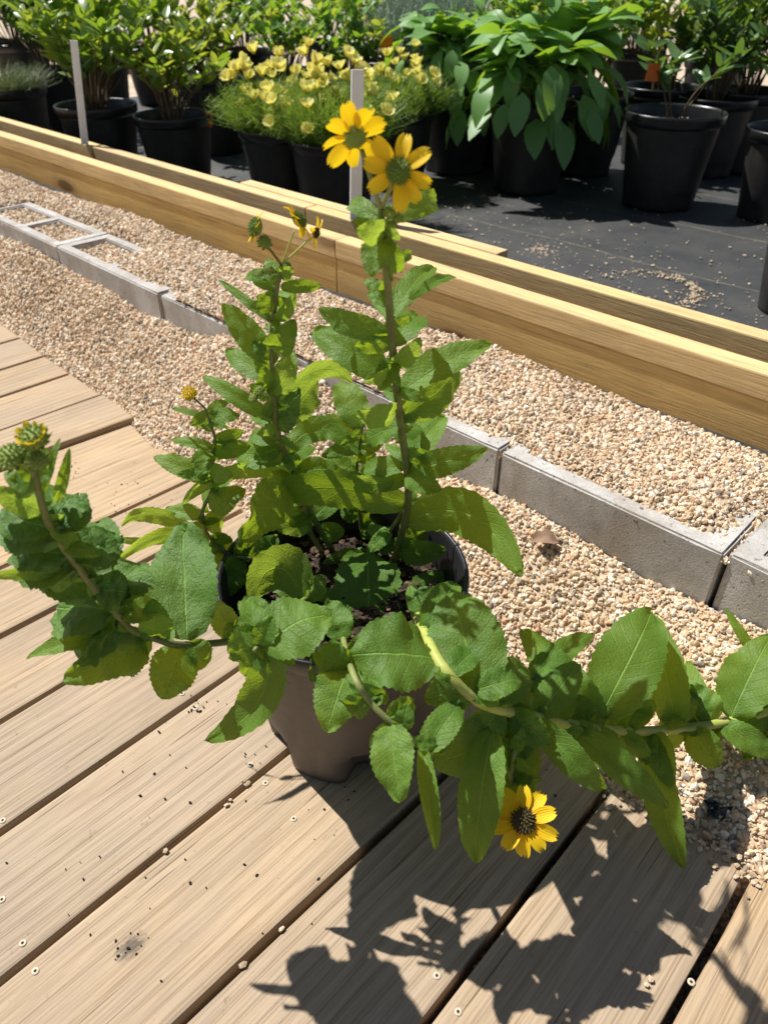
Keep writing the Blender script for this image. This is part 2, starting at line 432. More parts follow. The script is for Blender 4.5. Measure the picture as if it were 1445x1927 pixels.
yard.matrix_world = frame(0, 0, ZF - 0.012); tag(yard, kind='structure')

# ------------------------------------------------------------------ boardwalk
GAPS = [((0, 646), (38, 635)), ((0, 695), (83, 669)), ((0, 746), (131, 702)), ((0, 809), (190, 742)), ((113, 836), (250, 787)),
        ((133, 912), (302, 839)), ((0, 1068), (352, 905)), ((0, 1197), (278, 1052)), ((0, 1359), (120, 1287)), ((0, 1567), (440, 1264)),
        ((0, 1847), (500, 1446)), ((337, 1927), (629, 1652)), ((805, 1923), (1148, 1482)), ((1256, 1924), (1411, 1642))]
ENDS = {0: (38, 635), 1: (83, 669), 2: (131, 702), 3: (190, 742), 4: (250, 787), 5: (302, 839), 12: (1148, 1482), 13: (1411, 1642)}
def isect(a, b, c, d):
    (x1, y1), (x2, y2), (x3, y3), (x4, y4) = a, b, c, d
    D = (x1 - x2) * (y3 - y4) - (y1 - y2) * (x3 - x4)
    p, q = x1 * y2 - y1 * x2, x3 * y4 - y3 * x4
    return ((p * (x3 - x4) - (x1 - x2) * q) / D, (p * (y3 - y4) - (y1 - y2) * q) / D)
lines_w = []
for i, (a, b) in enumerate(GAPS):
    e = ENDS.get(i) or isect(a, b, (302, 839), (1148, 1482))
    E_ = atZ(*e, 0.0); d = atZ(*a, 0.0) - atZ(*b, 0.0); d.z = 0; d.normalize()
    lines_w.append([E_, d])
e0 = lines_w[0]; stp = (lines_w[1][0] - lines_w[3][0]) / 2
pre = [[e0[0] + stp * k, e0[1].copy()] for k in range(16, 0, -1)]
e9 = lines_w[-1]; stq = (lines_w[-1][0] - lines_w[-2][0])
post = [[e9[0] + stq * k + e9[1] * 0.0, e9[1].copy()] for k in (1, 2)]
lines_w = pre + lines_w + post
NPRE = len(pre)
deck = empty('boardwalk', (-0.5, 0.6, 0)); tag(deck, kind='structure')
PLANKS = []
TH = 0.036
rp = random.Random(3)
for i in range(len(lines_w) - 1):
    (Ea, da), (Eb, db) = lines_w[i], lines_w[i + 1]
    org = (Ea + Eb) / 2; X = -(da + db).normalized(); Y = Vector((-X.y, X.x, 0))
    gidx = i - NPRE
    zt = rp.uniform(-0.0012, 0.0012)
    if gidx < 4: zt = -0.0010 * gidx * 0.5
    if gidx == 3: zt = 0.0005
    if gidx == 4: zt = -0.009
    over = 0.0
    if gidx == 3: over = 0.004
    if gidx == 4: over = -0.008
    if gidx == 11: over = 0.0
    gw = rp.uniform(0.0032, 0.0046)
    if gidx in (10, 11): gw += 0.0008
    M = Matrix(((X.x, Y.x, 0, org.x), (X.y, Y.y, 0, org.y), (0, 0, 1, zt), (0, 0, 0, 1)))
    Mi = M.inverted()
    L = 1.35
    pa0, pa1 = Mi @ Ea, Mi @ (Ea + da * L); pb0, pb1 = Mi @ Eb, Mi @ (Eb + db * L)
    sg = 1 if pa0.y > pb0.y else -1
    for p in (pa0, pa1): p.y -= sg * gw
    for p in (pb0, pb1): p.y += sg * gw
    for p in (pa0, pb0): p.x += over
    q = [pa0, pb0, pb1, pa1]
    nseg = 14
    vs = []; fs = []
    for k in range(nseg + 1):
        f = k / nseg
        A = pa0.lerp(pa1, f); B = pb0.lerp(pb1, f)
        wob = 0.0006
        for (p, z) in ((A, 0), (B, 0), (B, -TH), (A, -TH)):
            vs.append((p.x, p.y + rp.uniform(-wob, wob), z + (rp.uniform(-.0003, .0003) if z == 0 else 0)))
    for k in range(nseg):
        b0 = k * 4
        for s in range(4):
            fs.append((b0 + s, b0 + (s + 1) % 4, b0 + 4 + (s + 1) % 4, b0 + 4 + s))
    fs.append((3, 2, 1, 0)); fs.append(tuple(nseg * 4 + s for s in range(4)))
    me = mesh('plank', vs, fs, MAT['deck'])
    bm = bmesh.new(); bm.from_mesh(me); bmesh.ops.recalc_face_normals(bm, faces=bm.faces[:])
    ed = [e for e in bm.edges if e.calc_face_angle(0) > R(50)]
    bmesh.ops.bevel(bm, geom=ed, offset=0.0032, segments=2, affect='EDGES', profile=0.6)
    bm.to_mesh(me); bm.free()
    pl = obj('plank', me, deck); pl.matrix_parent_inverse = deck.matrix_world.inverted() if False else Matrix.Translation(-deck.location)
    pl.matrix_basis = M
    PLANKS.append((pl, M, (pa0.y + pb0.y) / 2, abs(pa0.y - pb0.y) / 2))

def plank_at(P):
    best = None
    for pl, M, cy, hw in PLANKS:
        q = M.inverted() @ Vector(P)
        if abs(q.y - cy) < hw + 0.02:
            sc = abs(q.y - cy)
            if best is None or sc < best[0]: best = (sc, pl, M, q)
    return best
# the stained plank gets its own material
sc, pls, Ms, qs = plank_at(atZ(247, 1783, 0))
ms = m_wood('deck_wood_stained', (0.490, 0.368, 0.238), (0.29, 0.190, 0.104), (0.40, 0.328, 0.245), 1.0, 0.55, knots=0.45, spot=(qs.x, qs.y, 0, (0.022, 0.014, 0.02)))
pls.data.materials[0] = ms
# screws
def screw_mesh():
    vs, fs = [], []
    N = 16; prof = [(0.0044, 0.0), (0.0041, 0.0009), (0.0026, 0.0012)]
    for r, z in prof:
        for k in range(N):
            a = 2 * math.pi * k / N; vs.append((r * math.cos(a), r * math.sin(a), z))
    for i in range(2):
        for k in range(N):
            a, b = i * N + k, i * N + (k + 1) % N; fs.append((a, b, b + N, a + N))
    # star recess
    o = len(vs)
    for k in range(N):
        a = 2 * math.pi * k / N; r = 0.0021 if k % 2 else 0.0015
        vs.append((r * math.cos(a), r * math.sin(a), 0.0010))
    for k in range(N):
        fs.append((2 * N + k, 2 * N + (k + 1) % N, o + (k + 1) % N, o + k))
    c = len(vs); vs.append((0, 0, 0.0002)); rec = []
    for k in range(N): rec.append(len(fs)); fs.append((o + k, o + (k + 1) % N, c))
    me = mesh('screw', vs, fs, MAT['screw']); me.materials.append(MAT['dark_hole'])
    for i in rec: me.polygons[i].material_index = 1
    return me
SCREW = screw_mesh()
for px, py in [(4, 1694), (43, 1776), (67, 1829), (343, 1307), (368, 1333), (471, 1440), (500, 1475), (553, 1542), (822, 1838), (862, 1906), (945, 1560), (6, 1546), (1300, 1850)]:
    sc, pl, M, q = plank_at(atZ(px, py, 0))
    s = obj('screw', SCREW, pl); s.location = (q.x, q.y, 0.0003); s.rotation_euler = (0, 0, random.random() * 3); s.scale = (.78, .78, .78)

# ------------------------------------------------------------------ gravel
def sstep(a, b, x):
    x = max(0.0, min(1.0, (x - a) / (b - a))); return x * x * (3 - 2 * x)
def zface(px, py):                              # height where a ray meets the front face plane of the blocks
    d = ray(px, py); k = (Vector((ORG.x, ORG.y, 0)) - Vector((0, 0, 0))).dot(ND) / Vector((d.x, d.y, 0)).dot(ND)
    P = EYE + d * k; return tn(P)[0], P.z
FACE = sorted(zface(*p) for p in [(0, 442), (60, 462), (150, 515), (215, 545), (262, 583), (310, 600), (375, 628), (405, 631), (440, 626), (500, 655), (560, 683), (600, 708), (700, 790), (820, 880), (880, 905), (937, 925), (1010, 958), (1130, 1030), (1220, 1088), (1340, 1140), (1445, 1180)])
def face_h(t):
    if t <= FACE[0][0]: return FACE[0][1]
    for (t0, z0), (t1, z1) in zip(FACE, FACE[1:]):
        if t <= t1: return z0 + (z1 - z0) * (t - t0) / (t1 - t0)
    return FACE[-1][1]
DECK_EDGE = sorted(tn(E_) for E_, d_ in lines_w)          # (t, n) of the plank ends
def n_edge(t):
    if t <= DECK_EDGE[0][0]: return DECK_EDGE[0][1]
    for (t0, a0), (t1, a1) in zip(DECK_EDGE, DECK_EDGE[1:]):
        if t <= t1: return a0 + (a1 - a0) * (t - t0) / max(1e-6, t1 - t0)
    return DECK_EDGE[-1][1]
def t_px(px, py, z=BT): return tn(atZ(px, py, z))[0]
JT = [t_px(110, 462), t_px(305, 552), t_px(592, 683), 0.0, t_px(1370, 1042)]
T_OPEN0, T_OPEN1 = JT[0] - 0.45, JT[0] + 0.16
def gz(t, n):
    """height of the gravel surface"""
    nz = 0.007 * mnoise.noise(Vector((t * 3.1, n * 4.0, 2))) + 0.004 * mnoise.noise(Vector((t * 9, n * 9, 7)))
    if n < 0.0:
        fb = face_h(t) - 0.004
        ne = -n_edge(t) - 0.004
        f = sstep(0.0, 1.0, (-n) / ne)
        z = fb * (1 - f) + (-0.009) * f
        if -n > ne: z = -0.009 - 0.06 * sstep(ne, ne + 0.05, -n)
        return z + nz * min(1.0, 0.25 + 3 * f * (1 - f))
    z = 0.186 + nz * 0.8
    fr = sstep(0.016, 0.040, n + 0.012 * mnoise.noise(Vector((t * 14, n * 3, 8))))                  # sinks below the block's front shell so that it shows
    open_ = sstep(T_OPEN0, T_OPEN0 + .02, t) * (1 - sstep(T_OPEN1, T_OPEN1 + 0.05, t))
    right = sstep(JT[4] - 0.06, JT[4] + 0.02, t) * (1 - sstep(0.10, 0.16, n))
    low = max(open_ * (1 - sstep(0.145, 0.17, n)), right)
    cover = 1.0 if (JT[1] + 0.06 < t < JT[2] + 0.25) else 0.0
    z = (z * fr + (0.170 + 0.016 * cover) * (1 - fr)) * (1 - low) + 0.168 * low
    # small trench in front of the timber
    wav = 0.016 * mnoise.noise(Vector((t * 4.0, 0, 3))) + 0.016 * mnoise.noise(Vector((t * 1.7, 5, 3))) + 0.012
    hill = 0.016 * mnoise.noise(Vector((t * 2.6, 9, 1)))
    z += hill * sstep(0.18, 0.3, n)
    z -= 0.085 * sstep(N_F0 - 0.066 + wav, N_F0 - 0.024 + wav, n)
    return z

def gravel_sheet(name, t0, t1, n0, n1, step, mat, dens=None):
    vs, fs = [], []
    for (na, nb) in ((n0, -0.0015), (0.004, n1)):           # the blocks' front face is a real step between the two beds
        nx, ny = int((t1 - t0) / step), int((nb - na) / step)
        o = len(vs)
        for j in range(ny + 1):
            for i in range(nx + 1):
                t, n = t0 + (t1 - t0) * i / nx, na + (nb - na) * j / ny
                vs.append(W(t, n, gz(t, n)))
        for j in range(ny):
            for i in range(nx):
                a = o + j * (nx + 1) + i; fs.append((a, a + 1, a + nx + 2, a + nx + 1))
    return mesh(name, vs, fs, mat, smooth=True)

def m_gravel_bed():
    k = NT('gravel_bed')
    v = k.coord('Object')
    vo = k.node('TexVoronoi'); vo.inputs['Scale'].default_value = 160; k.link(v, vo.inputs['Vector'])
    bw = k.node('SeparateColor'); k.link(vo.outputs['Color'], bw.inputs[0])
    col = k.ramp(bw.outputs[0], [(0.0, (0.36, 0.25, 0.15)), (0.4, (0.50, 0.38, 0.25)), (0.7, (0.58, 0.47, 0.34)), (1.0, (0.40, 0.27, 0.16))])
    return k.set(Base_Color=col, Roughness=0.9, Normal=k.bump(vo.outputs['Distance'], -0.9, 0.006))
MAT['bed'] = m_gravel_bed()
GT0, GT1 = -9.0, 1.15
bed = obj('gravel_bed', gravel_sheet('gravel_bed', GT0, GT1, -0.52, N_F0 - 0.004, 0.02, MAT['bed'])); tag(bed, kind='structure')

def gravel_nodes():
    ng = bpy.data.node_groups.new('pebbles', 'GeometryNodeTree')
    ng.interface.new_socket('Geometry', in_out='INPUT', socket_type='NodeSocketGeometry')
    ng.interface.new_socket('Geometry', in_out='OUTPUT', socket_type='NodeSocketGeometry')
    N = ng.nodes; L = ng.links
    gi, go = N.new('NodeGroupInput'), N.new('NodeGroupOutput')
    pos = N.new('GeometryNodeInputPosition')
    ln = N.new('ShaderNodeVectorMath'); ln.operation = 'LENGTH'
    L.new(pos.outputs[0], ln.inputs[0])
    mr = N.new('ShaderNodeMapRange'); mr.inputs[1].default_value = 1.0; mr.inputs[2].default_value = 3.2
    mr.inputs[3].default_value = 56000; mr.inputs[4].default_value = 22000
    L.new(ln.outputs['Value'], mr.inputs[0])
    dp = N.new('GeometryNodeDistributePointsOnFaces'); L.new(gi.outputs[0], dp.inputs['Mesh']); L.new(mr.outputs[0], dp.inputs['Density'])
    gs = []
    for s in range(3):
        ico = N.new('GeometryNodeMeshIcoSphere'); ico.inputs['Radius'].default_value = 1.0; ico.inputs['Subdivisions'].default_value = 1 if s == 2 else 2
        sp = N.new('GeometryNodeSetPosition'); L.new(ico.outputs[0], sp.inputs['Geometry'])
        nz = N.new('ShaderNodeTexNoise'); nz.noise_dimensions = '4D'; nz.inputs['W'].default_value = s * 5.3 + 1; nz.inputs['Scale'].default_value = 0.9; nz.inputs['Detail'].default_value = 1
        sub = N.new('ShaderNodeVectorMath'); sub.operation = 'SUBTRACT'; sub.inputs[1].default_value = (.5, .5, .5); L.new(nz.outputs['Color'], sub.inputs[0])
        sc = N.new('ShaderNodeVectorMath'); sc.operation = 'SCALE'; sc.inputs['Scale'].default_value = 1.5; L.new(sub.outputs[0], sc.inputs[0])
        L.new(sc.outputs[0], sp.inputs['Offset'])
        tf = N.new('GeometryNodeTransform'); tf.inputs['Scale'].default_value = ((1.15, 0.85, 0.62), (1.0, 1.0, 0.75), (1.3, 0.8, 0.7))[s]; L.new(sp.outputs[0], tf.inputs['Geometry'])
        sm = N.new('GeometryNodeSetMaterial'); sm.inputs['Material'].default_value = MAT['pebble']; L.new(tf.outputs[0], sm.inputs['Geometry'])
        g2 = N.new('GeometryNodeGeometryToInstance'); L.new(sm.outputs[0], g2.inputs[0]); gs.append(g2)
    jn = N.new('GeometryNodeJoinGeometry')
    for g in gs: L.new(g.outputs[0], jn.inputs[0])
    rv = N.new('FunctionNodeRandomValue'); rv.data_type = 'FLOAT_VECTOR'; rv.inputs[1].default_value = (6.28, 6.28, 6.28)
    rs = N.new('FunctionNodeRandomValue'); rs.data_type = 'FLOAT'; rs.inputs[2].default_value = 0.0; rs.inputs[3].default_value = 1.0; rs.inputs['Seed'].default_value = 5
    pw = N.new('ShaderNodeMath'); pw.operation = 'POWER'; pw.inputs[1].default_value = 3.0; L.new(rs.outputs[1], pw.inputs[0])
    sz = N.new('ShaderNodeMath'); sz.operation = 'MULTIPLY_ADD'; sz.inputs[1].default_value = 0.0034; sz.inputs[2].default_value = 0.0022; L.new(pw.outputs[0], sz.inputs[0])
    mr2 = N.new('ShaderNodeMapRange'); mr2.inputs[1].default_value = 1.0; mr2.inputs[2].default_value = 3.2; mr2.inputs[3].default_value = 1.0; mr2.inputs[4].default_value = 1.4
    L.new(ln.outputs['Value'], mr2.inputs[0])
    szm = N.new('ShaderNodeMath'); szm.operation = 'MULTIPLY'; L.new(sz.outputs[0], szm.inputs[0]); L.new(mr2.outputs[0], szm.inputs[1])
    ri = N.new('FunctionNodeRandomValue'); ri.data_type = 'INT'; ri.inputs[4].default_value = 0; ri.inputs[5].default_value = 2; ri.inputs['Seed'].default_value = 9
    ip = N.new('GeometryNodeInstanceOnPoints'); ip.inputs['Pick Instance'].default_value = True
    L.new(dp.outputs['Points'], ip.inputs['Points']); L.new(jn.outputs[0], ip.inputs['Instance'])
    L.new(ri.outputs[2], ip.inputs['Instance Index']); L.new(rv.outputs[0], ip.inputs['Rotation']); L.new(szm.outputs[0], ip.inputs['Scale'])
    L.new(ip.outputs[0], go.inputs[0])
    return ng
NG_PEB = gravel_nodes()
def pebbles(name, t0, t1, n0, n1, step, zlift=0.0012):
    me = gravel_sheet(name, t0, t1, n0, n1, step, MAT['pebble'])
    o = obj(name, me); o.location.z = zlift
    md = o.modifiers.new('pebbles', 'NODES'); md.node_group = NG_PEB
    return o
pg = pebbles('gravel', -4.4, 0.85, -0.46, N_F0 - 0.030, 0.02)
v_, f_ = [], []
for i in range(261):
    t = -9.0 + 10.3 * i / 260
    for j, (n_, z_) in enumerate(((N_F0 - 0.12, 0.130), (N_F0 - 0.045, 0.140), (N_F0 - 0.012, 0.146), (N_F0 + 0.005, 0.162))):
        v_.append(W(t, n_, z_ + 0.004 * mnoise.noise(Vector((t * 6, j, 2)))))
for i in range(260):
    for j in range(3): f_.append((i * 4 + j, i * 4 + 4 + j, i * 4 + 5 + j, i * 4 + 1 + j))
o = obj('weed_fabric', mesh('fabric_shade_lining', v_, f_, m_plain('fabric_shade_lining', (0.022, 0.020, 0.020), (0.055, 0.048, 0.044), 40, 0.8), smooth=True)); tag(o, kind='structure')  # dark lining; its colour stands in for the trench's shadow band
tag(pg, 'loose tan and pink pea gravel filling the beds beside the boardwalk', 'gravel', kind='stuff')

def rnd_stone(r, seed, sq=(1, .85, .65)):
    rr = random.Random(seed); bm = bmesh.new()
    bmesh.ops.create_icosphere(bm, subdivisions=1, radius=r)
    for v in bm.verts: v.co = Vector((v.co.x * sq[0], v.co.y * sq[1], v.co.z * sq[2])) * rr.uniform(0.82, 1.12)
    me = bpy.data.meshes.new('stone'); bm.to_mesh(me); bm.free(); return me
def scatter_mesh(pts, r0, r1, seed, flat=0.6):
    """many small irregular lumps in one mesh (verts, faces)"""
    rr = random.Random(seed); parts = []
    base = rnd_stone(1.0, seed); bv = [v.co.copy() for v in base.vertices]; bf = [tuple(p.vertices) for p in base.polygons]
    for P in pts:
        r = rr.uniform(r0, r1); rot = Matrix.Rotation(rr.uniform(0, 6.28), 3, 'Z') @ Matrix.Rotation(rr.uniform(-.5, .5), 3, 'X')
        sx = rr.uniform(0.7, 1.5)
        parts.append(([Vector(P) + rot @ Vector((v.x * sx, v.y, v.z * flat)) * r for v in bv], bf))
    return join(parts)

# pebbles caught on and between the planks
rr = random.Random(21); pts = []
for px, py in [(435, 1505), (462, 1478), (468, 1473), (425, 1515), (312, 1603), (532, 1750), (457, 1818), (1215, 1855), (1225, 1845), (1418, 1660), (1425, 1668), (1409, 1690)]:
    pts.append(atZ(px + rr.uniform(-2, 2), py + rr.uniform(-2, 2), 0.0025))
for _ in range(110):
    f = rr.random(); p = atZ(302 + (1148 - 302) * f, 839 + (1482 - 839) * f, 0)
    if rr.random() < .5: p = atZ(1148 + (1430 - 1148) * f, 1482 + (1655 - 1482) * f, 0)
    p = p - ND * (abs(rr.gauss(0, 0.014)) - 0.008); pts.append(Vector((p.x, p.y, 0.003)))
lg = obj('loose_pebbles', mesh('loose_pebbles', *scatter_mesh(pts, 0.0022, 0.0042, 4, 0.8), MAT['chip'])); tag(lg, 'stray pale pebbles lying along the plank ends and in the gaps', 'pebbles', kind='stuff')
# dark soil crumbs on the planks
pts = []
for px, py, n, s in [(138, 882, 7, 9), (228, 912, 5, 12), (222, 966, 6, 12), (140, 935, 3, 5), (205, 945, 4, 25), (370, 1335, 9, 12), (390, 1320, 6, 20), (630, 1573, 1, 2), (250, 1785, 12, 26), (470, 1430, 6, 25), (330, 1430, 10, 90), (450, 1600, 14, 150), (960, 1440, 16, 60), (1100, 1470, 10, 40), (300, 900, 8, 60), (200, 1700, 10, 120), (640, 1490, 8, 30)]:
    for _ in range(n): pts.append(atZ(rr.gauss(px, s), rr.gauss(py, s * .6), 0.0012))
cr = obj('soil_crumbs', mesh('soil_crumbs', *scatter_mesh(pts, 0.0006, 0.0019, 5, 0.7), MAT['crumb'])); tag(cr, 'dark crumbs of potting soil scattered on the planks', 'soil', kind='stuff')

# ------------------------------------------------------------------ concrete blocks
def block_mesh(L, seed):
    Dp, Hh = 0.142, 0.19
    rr = random.Random(seed)
    sh, web = 0.028, 0.030
    holes = [(web, L / 2 - web * 0.55), (L / 2 + web * 0.55, L - web)]
    bm = bmesh.new()
    xs = [0, holes[0][0], holes[0][1], holes[1][0], holes[1][1], L]; ys = [0, sh, Dp - sh, Dp]
    grid = [[[bm.verts.new((x, y, z)) for x in xs] for y in ys] for z in (-Hh, 0)]
    hol = {(1, 1), (3, 1)}
    for j in range(3):
        for i in range(5):
            if (i, j) in hol: continue
            for k in (0, 1):
                q = [grid[k][j][i], grid[k][j][i + 1], grid[k][j + 1][i + 1], grid[k][j + 1][i]]
                bm.faces.new(q if k else q[::-1])
    def wall(p, q):
        (j0, i0), (j1, i1) = p, q
        bm.faces.new([grid[0][j0][i0], grid[0][j1][i1], grid[1][j1][i1], grid[1][j0][i0]])
    for i in range(5): wall((0, i), (0, i + 1)); wall((3, i + 1), (3, i))
    for j in range(3): wall((j, 5), (j + 1, 5)); wall((j + 1, 0), (j, 0))
    for i in (1, 3):
        wall((1, i + 1), (1, i)); wall((2, i), (2, i + 1)); wall((1, i), (2, i)); wall((2, i + 1), (1, i + 1))
    bmesh.ops.recalc_face_normals(bm, faces=bm.faces[:])
    ed = [e for e in bm.edges if len(e.link_faces) == 2 and e.calc_face_angle(0) > R(60)]
    bmesh.ops.bevel(bm, geom=ed, offset=0.003, segments=2, affect='EDGES')
    bmesh.ops.triangulate(bm, faces=[f for f in bm.faces if len(f.verts) > 4])
    for v in bm.verts: v.co += Vector((rr.uniform(-1, 1), rr.uniform(-1, 1), rr.uniform(-1, 1))) * 0.0009
    me = bpy.data.meshes.new('concrete_block'); bm.to_mesh(me); bm.free(); me.materials.append(MAT['concrete']); return me
JL = [JT[0] - 1.36, JT[0] - 0.91, JT[0] - 0.455] + JT + [JT[4] + 0.37, JT[4] + 0.74]
BL = ['grey concrete block end of the row beyond the open-topped one', 'grey concrete block past the open-topped one beside the boardwalk', 'hollow concrete block showing two gravel-filled cells along its top',
      'concrete block with one open cell and a vertical joint facing the planks', 'concrete block half buried where the gravel spills over its top', 'concrete block mostly hidden behind the tall flower stem',
      'long concrete block with chipped white top edge facing the potted plant', 'concrete block with bare pale top next to the chipped one', 'concrete block at the far end of the row past the bare-topped one']
for i in range(len(JL) - 1):
    L = JL[i + 1] - JL[i] - 0.005
    b = obj('concrete_block', block_mesh(L, i + 40)); b.matrix_world = frame(JL[i] + 0.0025, 0.0 + (0.004 if i == 7 else 0), BT + (0.002 if i % 2 else 0)) @ Matrix.Rotation(R((0, 0, .3, -.3, .3, 0, 0.2, -2.0, 0)[i]), 4, 'Z')
    tag(b, BL[i], 'concrete block', 'concrete blocks edging the upper gravel')

# ------------------------------------------------------------------ timber edging
def board(name, t0, t1, n0, n1, z0, z1, mat, parent, bev=0.003):
    me = mesh(name, *box(0, t1 - t0, n0, n1, z0, z1), mat); bevel(me, bev)
    o = obj(name, me, parent); o.matrix_parent_inverse = Matrix.Translation(-Vector(parent.location)); o.matrix_basis = frame(t0, 0, 0)
    return o
TS = t_px(628, 452, ZT)
TB0, TB1 = t_px(440, 345, ZT), t_px(945, 474, ZT)
tf_ = empty('timber_edging', W(0, N_F0, 0.1)); tag(tf_, 'front yellow timber edging board with a cap strip above the gravel', 'timber edging', None)
for a, b in ((-9.0, TS - 0.001), (TS + 0.001, 1.4)):
    board('cap_strip', a, b, N_F0, N_F1 + 0.004, ZT - 0.038, ZT + (0.001 if a > -4 else 0), MAT['timber_cap'], tf_)
    board('face_board', a, b, N_F0 + 0.0022, N_F1, ZT - 0.20, ZT - 0.0385, MAT['timber'], tf_)
tr_ = empty('timber_edging', W(0, N_R0, 0.1)); tag(tr_, 'rear yellow timber edging with a short doubled board, behind the front edging', 'timber edging', None)
for a, b in ((-9.0, t_px(160, 275, ZT)), (t_px(164, 276, ZT), TB0 + 0.3), (TB0 + 0.303, 1.4)):
    board('rear_board', a, b, N_R0, N_R1, ZT - 0.235, ZT - 0.001, MAT['timber_cap'], tr_)
board('doubled_board', TB0, TB1, N_R1 + 0.0015, N_R1 + 0.038, ZT - 0.235, ZT + 0.001, MAT['timber_cap'], tr_)

# debris in the gap and on the fabric: pale chips
pts = []
rr = random.Random(5)
for _ in range(2600):
    t, n = rr.uniform(-1.3, 1.0), N_R1 + 0.05 + abs(rr.gauss(0, 0.55))
    pts.append(W(t, n, ZF + 0.004))
c0 = atZ(1215, 545, ZF)
for _ in range(330):                            # ring of chips left by a pot that stood here
    a = rr.gauss(0.3, 0.9); r_ = 0.13 + rr.gauss(0, 0.012)
    pts.append(Vector((c0.x + r_ * math.cos(a), c0.y + r_ * math.sin(a), ZF + 0.004)))
for px, py, n, s in [(1010, 470, 90, 26), (1290, 560, 50, 25), (1420, 408, 70, 18), (1100, 290, 25, 18), (1050, 300, 20, 20)]:
    for _ in range(n): pts.append(atZ(rr.gauss(px, s), rr.gauss(py, s * .3), ZF + 0.004))
ch = obj('wood_chips', mesh('wood_chips', *scatter_mesh(pts, 0.0012, 0.0048, 8, 0.4), MAT['chip'])); tag(ch, 'pale chips and grit scattered over the black fabric', 'wood chips', kind='stuff')

# white stakes standing on the rear timber
def stake(bx, by, tx, ty, wpx, tpx, label):
    B = atZ(bx, by, ZT); Tp = atY(tx, ty, B.y + 0.02)
    wd = wpx / FPX * depth(B); th = 0.007
    ax = (Tp - B); Lh = ax.length; ax.normalize(); X = Vector((1, 0.25, 0)); X = (X - ax * X.dot(ax)).normalized(); Y = ax.cross(X)
    me = mesh('stake', *box(-wd / 2, wd / 2, -th / 2, th / 2, -0.0, Lh), MAT['white']); bevel(me, 0.0015)
    o = obj('marker_stake', me); o.matrix_world = Matrix(((X.x, Y.x, ax.x, B.x), (X.y, Y.y, ax.y, B.y), (X.z, Y.z, ax.z, B.z - 0.0), (0, 0, 0, 1)))
    tag(o, label, 'stake', 'white stakes on the rear timber')
stake(160, 271, 139, 75, 13, 10, 'thin white stake leaning in front of the broad-leaved shrub pot')
stake(669, 413, 673, 130, 22, 10, 'wide white stake behind the tall golden flowers')

# ------------------------------------------------------------------ pots
def lathe(prof, seg, rmod=None):
    vs, fs = [], []
    for (r, z) in prof:
        for k in range(seg):
            a = 2 * math.pi * k / seg; q = r * (rmod(a, z) if rmod else 1)
            vs.append((q * math.cos(a), q * math.sin(a), z))
    for i in range(len(prof) - 1):
        for k in range(seg):
            a, b = i * seg + k, i * seg + (k + 1) % seg; fs.append((a, b, b + seg, a + seg))
    return vs, fs
def notch(nn, depth_, z1, ph):
    def f(a, z):
        c = math.cos((a - ph) * nn) ; m = max(0.0, (c - 0.15) / 0.85); m = m * m * (3 - 2 * m)
        return 1 - depth_ * m * (1 - sstep(z1 * 0.55, z1, z))
    return f
def pot_meshes(mat_body, seg=48, detail=True, ph=0.0):
    r0, r1, H = 0.093, 0.119, 0.235
    prof = [(0.0, 0.004), (r0 * .9, 0.004), (r0, 0.001)] + [(r0 + (r1 - r0) * f, H * 0.88 * f) for f in (0.05, 0.1, 0.15, 0.2, 0.25, 0.3, 0.4, 0.55, 0.7, 0.85, 1.0)]
    body = mesh('pot', *lathe(prof, seg, notch(5, 0.26 if detail else 0.08, 0.062, ph)), mat_body, smooth=True)
    inner = [(r1 + .0005, H * .87), (r1 + 0.004, H * 0.885), (0.1275, H * 0.905), (0.1285, H * 0.97), (0.1290, H - 0.002), (0.1275, H + 0.0005), (0.1245, H), (0.1225, H * 0.975), (0.1175, H * 0.86), (0.1150, H * 0.75)]
    rim = mesh('rim', *lathe(inner, seg), MAT['rim'], smooth=True)
    return body, rim
POT_BG = pot_meshes(MAT['pot_bg'], 40, False)
def soil_mesh(R_, z, amp, seed, n=26):
    vs, fs = [(0, 0, z + amp)], []
    rings = 9
    for i in range(1, rings + 1):
        for k in range(n):
            r = R_ * i / rings; a = 2 * math.pi * k / n
            x, y = r * math.cos(a), r * math.sin(a)
            vs.append((x, y, z + amp * (mnoise.noise(Vector((x * 60, y * 60, seed))) + .6 * mnoise.noise(Vector((x * 140, y * 140, seed)))) ))
    for k in range(n): fs.append((0, 1 + k, 1 + (k + 1) % n))
    for i in range(rings - 1):
        for k in range(n):
            a, b = 1 + i * n + k, 1 + i * n + (k + 1) % n; fs.append((a, a + n, b + n, b))
    return mesh('soil', vs, fs, MAT['soil'], smooth=True)
SOIL_BG = soil_mesh(0.1185, 0.195, 0.006, 3)

